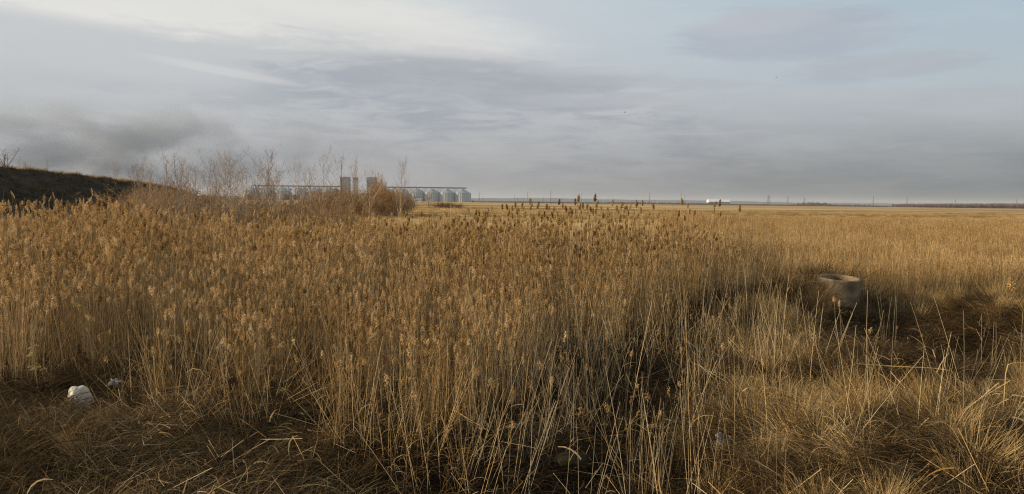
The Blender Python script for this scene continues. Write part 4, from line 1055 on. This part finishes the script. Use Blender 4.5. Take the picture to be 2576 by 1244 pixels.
# birds
def bird(px, py, D, span, label):
    q = at(px, py, D); t = thing('bird', label, 'bird', q, R(30), 'birds in the sky')
    b = BM().lathe([(.005, -.20), (.05, -.1), (.06, .02), (.03, .12), (.005, .18)], 8).done('body', M['weed'])
    o_ = link('body', b, t); o_.rotation_euler = (R(90), 0, 0)
    for s in (-1, 1):
        bm_ = bmesh.new()
        pts = [(0, .06, 0), (s * span * .25, .10, .10), (s * span * .5, -.02, .04), (s * span * .25, -.08, .09), (0, -.07, 0)]
        a = [bm_.verts.new(p) for p in pts]; b_ = [bm_.verts.new((p[0], p[1], p[2] - .012)) for p in pts]
        bm_.faces.new(a); bm_.faces.new(b_[::-1])
        for k_ in range(5): bm_.faces.new((a[k_], b_[k_], b_[(k_ + 1) % 5], a[(k_ + 1) % 5]))
        me = bpy.data.meshes.new('wing'); bm_.to_mesh(me); bm_.free(); me.materials.append(M['weed']); link('wing', me, t)
bird(1572, 283, 150, .46, 'dark bird gliding in the sky over the middle of the plain')
bird(1953, 195, 190, .36, 'smaller bird higher up to the right under the oval cloud')

# ------------------------------------------------------------------ concrete ring
M['conc'] = surf('concrete', (.10, .075, .05), (.28, .21, .135), 2.2, .95, bump=.25)
ring = thing('concrete_ring', 'weathered concrete well ring standing in the hollow among dry grass', 'well ring', (RX, RY, RING.z - 1.32))
ring.rotation_euler = (R(5.0), R(1.5), 0)
rb = BM(); ro, ri, hh = .555, .475, 1.32
rb.lathe([(ro, 0), (ro + .004, .5), (ro, hh - .02), (ro - .015, hh), (ri + .012, hh), (ri, hh - .02), (ri - .004, .4), (ri, 0), (ro, 0)], 64)
rbm = rb.done('wall', M['conc'], False)
for v in rbm.vertices:
    k_ = mnoise.noise(v.co * 4) * .008 + mnoise.noise(v.co * 13) * .004
    v.co.x += k_; v.co.y += k_; v.co.z += mnoise.noise(v.co * 9) * .008 if v.co.z > 1.2 else 0
for p_ in rbm.polygons: p_.use_smooth = False
link('wall', rbm, ring)
# grasses that lean against the ring and over its rim
def tuft_at(px, py, z, s, seed, **kw): pass
rt = [tussock(.75, 170, .25, 1700 + i, .5, 1.2, [M['brown']], comb=i * 1.5) for i in range(3)]
pts = []
for i in range(150):
    a = rng.uniform(0, 2 * np.pi); r_ = rng.uniform(.72, 1.7)
    xx_, yy_ = RX + math.cos(a) * r_, RY + math.sin(a) * r_
    if yy_ < RY - .1 and xx_ > RX - .55: continue
    if xx_ > RX + .3 and yy_ < RY + .3: continue
    pts.append((xx_, yy_))
pts = np.array(pts)
place('grass_around_ring', rt, pts[:, 0], pts[:, 1], rng.uniform(.7, 1.2, len(pts)), 'dry grass leaning round the back and left of the concrete ring', 'grass', .2)

# ------------------------------------------------------------------ litter and weeds
def plastic(name, col_, tr):
    m = newmat(name); nt = m.node_tree
    p = nt.nodes.new('ShaderNodeBsdfPrincipled'); o = nt.nodes.new('ShaderNodeOutputMaterial'); t_ = nt.nodes.new('ShaderNodeBsdfTranslucent'); mx = nt.nodes.new('ShaderNodeMixShader')
    tcn = nt.nodes.new('ShaderNodeTexCoord')
    n = fnoise(tcn.outputs['Object'], 9, 5, .6)
    cc = mix(smooth(n, .35, .7), tuple(v * .82 for v in col_), col_)
    nt.links.new(cc, p.inputs['Base Color']); nt.links.new(cc, t_.inputs[0]); p.inputs['Roughness'].default_value = .38
    bp = nt.nodes.new('ShaderNodeBump'); bp.inputs['Strength'].default_value = .5; bp.inputs['Distance'].default_value = .02
    nt.links.new(n.s, bp.inputs['Height']); nt.links.new(bp.outputs[0], p.inputs['Normal'])
    mx.inputs[0].default_value = tr
    nt.links.new(p.outputs[0], mx.inputs[1]); nt.links.new(t_.outputs[0], mx.inputs[2]); nt.links.new(mx.outputs[0], o.inputs[0])
    return m
M['bagw'] = plastic('white_plastic', (.84, .81, .70), .45); M['bagp'] = plastic('pinkish_plastic', (.34, .295, .285), .2); M['bagg'] = plastic('grey_plastic', (.27, .24, .21), .2)
M['cloth'] = surf('grey_rag', (.09, .08, .075), (.16, .14, .13), 6, .95, bump=.6)
M['olive'] = surf('olive_sack', (.022, .02, .011), (.04, .036, .02), 5, .9, bump=.4)
def bag(name, px, py, D, w_, h_, mat, label, cat, seed, crumple=.25, skirt=.25, depth=.7, zbase=None):
    q = at(px, py, D)
    bm_ = bmesh.new(); bmesh.ops.create_icosphere(bm_, subdivisions=5, radius=1)
    off = Vector((seed * 7.3, seed * 1.9, seed * 3.1))
    for v in bm_.verts:
        n = v.co.normalized()
        az_ = math.atan2(n.y, n.x); fold = abs(mnoise.noise(Vector((math.cos(az_) * 2.2, math.sin(az_) * 2.2, n.z * .5)) + off))
        r = 1 + crumple * (mnoise.noise(n * 1.3 + off) * 1.4) - crumple * .9 * max(0, .25 - fold) * (1.2 - max(n.z, 0)) + crumple * .32 * (abs(mnoise.noise(n * 3.3 + off)) * 2 - .5) + crumple * .10 * mnoise.noise(n * 7 + off)
        lowk = max(0, -n.z * .8 + .15)
        r *= 1 + skirt * lowk * (1 + 1.4 * mnoise.noise(Vector((n.x, n.y, 0)) * 2.6 + off))
        r *= 1 - .38 * max(n.z, 0) ** 1.5
        v.co = Vector((n.x * r * w_ / 2, n.y * r * w_ / 2 * depth, max(n.z, -.35) * r * h_ * .74 + h_ * .26))
    me = bpy.data.meshes.new(name); bm_.to_mesh(me); bm_.free(); me.materials.append(M[mat])
    for p_ in me.polygons: p_.use_smooth = True
    o_ = link(name, me, None, (q.x, q.y, max(q.z, gz(q.x, q.y) + .06))); o_['label'] = label; o_['category'] = cat
    return o_
bag('plastic_bag', 200, 1020, 12.0, .34, .35, 'bagw', 'bright white plastic bag puffed up on the grass at the lower left', 'bag', 1, .16, .55)
bag('plastic_scrap', 289, 967, 12.5, .18, .10, 'bagp', 'small pinkish crumpled plastic right above the white bag', 'litter', 2, .8, .5, .5)
bag('plastic_scrap', 463, 1003, 12.3, .22, .11, 'bagg', 'greyish crumpled plastic in the grass between the white bag and the middle', 'litter', 3, .8, .6, .5)
bag('plastic_scrap', 552, 880, 13.6, .13, .10, 'bagp', 'small pale scrap of plastic caught among the reed stems', 'litter', 4, .35)
bag('grey_rag', 755, 1046, 11.6, .26, .16, 'cloth', 'dark grey rag lying at the foot of the reeds', 'rag', 5, .4)
bag('plastic_sheet', 1826, 1128, 10.2, .32, .22, 'bagg', 'crumpled greyish plastic sheet behind stems at the lower right', 'litter', 6, .35)
bag('plastic_scrap', 20, 1160, 10.2, .22, .10, 'bagp', 'dull scrap of plastic in the grass at the lower left edge', 'litter', 7, .35)
bag('olive_sack', 1440, 1163, 9.9, .42, .17, 'olive', 'dark olive sack half sunk in the shaded grass at the bottom middle', 'sack', 8, .12, .1)

def weed(px, py, D, label, kind, seed):
    """dried umbel or dark seed stalk; (px,py) is its top"""
    q = at(px, py, D); b = gz(q.x, D); Hh = q.z - b; rg = np.random.default_rng(seed)
    t = thing('dried_weed', label, 'weed', (q.x, D, b), 0, 'dried weeds in the foreground')
    g = Geo(); st = arc(np.zeros((1, 3)), rg.uniform(0, 6, 1), np.array([Hh * .8]), np.array([1.5]), np.array([.05]), 6)
    tubes(g, st, .006, .5, 0, 4, .4)
    n = 9; k_ = rg.integers(3, 6, n); p = st[0, k_]
    br = arc(p, rg.uniform(0, 6.28, n), Hh * rg.uniform(.18, .36, n), rg.uniform(.7, 1.3, n), -rg.uniform(0, .4, n), 5)
    tubes(g, br, .0032, .5, 0, 3, .4); link('stem', g.mesh('stem', [M['umbel'] if kind == 'pale' else M['weed']]), t)
    for i in range(n):
        h_ = Geo(); c0 = br[i, -1]; m = 70
        if kind in ('pale', 'umbel'):
            a = rg.uniform(0, 6.28, m); rr = .055 * np.sqrt(rg.uniform(0, 1, m)); dz_ = -rr ** 2 * 6
            p0 = np.stack([c0[0] + rr * np.cos(a), c0[1] + rr * np.sin(a), c0[2] + dz_ + rg.uniform(-.006, .006, m)], 1)
        else:
            p0 = c0[None] + rg.normal(0, 1, (m, 3)) * np.array([.015, .015, .035])
        ribbons(h_, arc(p0, rg.uniform(0, 6.28, m), np.full(m, .016), rg.uniform(.2, 1.5, m), np.zeros(m), 2), .012, np.clip(rg.normal(.55, .2, m), 0, 1), .3, 0, rg=rg)
        link('flower_head', h_.mesh('flower_head', [M['umbel'] if kind == 'pale' else M['weed']]), t)
weed(95, 888, 12.2, 'dried umbel with flat yellowish heads at the left edge of the reeds', 'pale', 1)
weed(203, 885, 12.4, 'dark dried umbel just right of the yellowish one', 'dark', 2)
weed(110, 945, 11.4, 'dark bushy dried umbel below the yellowish one', 'umbel', 3)
weed(575, 960, 11.0, 'tall dark seed stalk standing right of the white bag', 'dark', 4)
weed(330, 985, 10.8, 'dark weed stalk in the flattened grass just right of the white bag', 'dark', 5)
weed(665, 885, 13.2, 'small weed with one pale yellow cup head among the reed feet', 'pale', 6)
weed(745, 1025, 11.0, 'dried brown umbel at the foot of the reeds near the grey rag', 'umbel', 7)
weed(2470, 1130, 9.6, 'dark seedy weed buried in golden grass at the lower right', 'dark', 8)
weed(150, 1120, 9.6, 'dark brown weed in the lower left corner grass', 'dark', 9)
weed(260, 1060, 10.4, 'short dark weed under the white bag', 'umbel', 10)

def strap(name, pts, D, wd, label, cat, mat='paleg', tint=.8, tube=False):
    P = np.array([[tuple(at(a, b, D + dd)) for a, b, dd in pts]])
    g = Geo()
    if tube: tubes(g, P, wd, tint, 0, 5, .3)
    else:
        g = Geo(); ribbons(g, P, wd, tint, .35, 0, phi=np.array([1.2])); 
    o_ = link(name, g.mesh(name, [M[mat]]), None); o_['label'] = label; o_['category'] = cat
    return o_
strap('broken_reed_stem', [(2160, 916, 0), (2230, 921, 0), (2290, 924, -.1), (2350, 927, -.15), (2385, 932, -.2), (2403, 938, -.2)], 11.2, .0075, 'long bright reed stem broken over and lying almost level across the dark hollow', 'reed stem', tint=.95, tube=True)
strap('broken_reed_stem', [(2403, 938, 0), (2404, 960, 0), (2402, 990, 0), (2401, 1050, 0)], 11.0, .006, 'upright stump that the long level stem is broken from', 'reed stem', tint=.8, tube=True)
strap('broken_reed_stem', [(2576, 912, 0), (2548, 914, 0), (2536, 918, 0), (2530, 940, 0), (2526, 1000, 0), (2520, 1060, 0)], 9.4, .008, 'thick yellow reed stem snapped to the right at the right edge', 'reed stem', tint=1.0, tube=True)
strap('broken_reed_stem', [(2480, 954, 0), (2510, 956, 0), (2540, 955, 0)], 9.6, .005, 'short level straw beside the snapped yellow stem at the right edge', 'reed stem', tint=.9, tube=True)
strap('bent_leaf', [(2228, 1101, 0), (2284, 1101, 0), (2295, 1094, 0), (2310, 1077, 0), (2332, 1055, 0), (2337, 1052, 0)], 8.6, .034, 'broad pale yellow leaf folded upward in the golden grass at the lower right', 'leaf', tint=1.0)
strap('bent_leaf', [(1912, 1151, 0), (1922, 1140, 0), (1935, 1115, 0)], 8.4, .03, 'smaller pale leaf blade sticking up left of the broad folded one', 'leaf', tint=.9)
strap('bent_leaf', [(1868, 985, 0), (1880, 976, 0), (1900, 978, 0), (1918, 990, 0)], 9.8, .022, 'small curled pale leaf on a stem over the tangled grass', 'leaf', tint=1.0)

# ------------------------------------------------------------------ smoke and air
sm = newmat('smoke'); nt = sm.node_tree
tcn = nt.nodes.new('ShaderNodeTexCoord'); spx = nt.nodes.new('ShaderNodeSeparateXYZ'); nt.links.new(tcn.outputs['Object'], spx.inputs[0])
ox, oy, oz = (E(spx.outputs[i]) for i in range(3))
nn = fnoise(vec(ox * .014, oy * .011, oz * .022 + 4.0), 1.0, 5, .6, .4)
# plume axis drifts right; dense at the left, thinning out to the right
top = smooth(oz - (nn - .5) * 80.0 + ox * 0.03, 12, 58); bot = smooth(oz + ox * -0.06, -48, -8)
endr = 1.0 - smooth(ox + (nn - .5) * 160.0, -90, 290); endl = smooth(ox, -430, -330)
dn = smooth(nn, .40, .64) * (1.0 - top) * bot * endr
yk = 1.0 - smooth(E.op('ABSOLUTE', oy), 25, 60)
dn = dn * yk * .068
pv = nt.nodes.new('ShaderNodeVolumePrincipled'); oo = nt.nodes.new('ShaderNodeOutputMaterial')
pv.inputs['Color'].default_value = (.62, .68, .76, 1)
nt.links.new(dn.s, pv.inputs['Density']); nt.links.new(pv.outputs[0], oo.inputs['Volume'])
smo = BM().box(-430, 430, -60, 60, -50, 75).done('smoke_plume', sm)
o = link('smoke_plume', smo, None, (-121, 330, 21.1), kind='stuff', label='grey smoke drifting low to the right behind the hill', category='smoke')

o.scale = (.3667,) * 3
hzm = newmat('air_haze'); nt = hzm.node_tree
pv = nt.nodes.new('ShaderNodeVolumePrincipled'); oo = nt.nodes.new('ShaderNodeOutputMaterial')
pv.inputs['Color'].default_value = (.86, .89, .93, 1); pv.inputs['Density'].default_value = 0.9e-4
nt.links.new(pv.outputs[0], oo.inputs['Volume'])
link('haze', BM().box(-9100, 9100, -700, 9100, -3.2, 51).done('haze', hzm), kind='stuff', label='pale haze in the air over the plain', category='haze')
print('reeds', NREED)
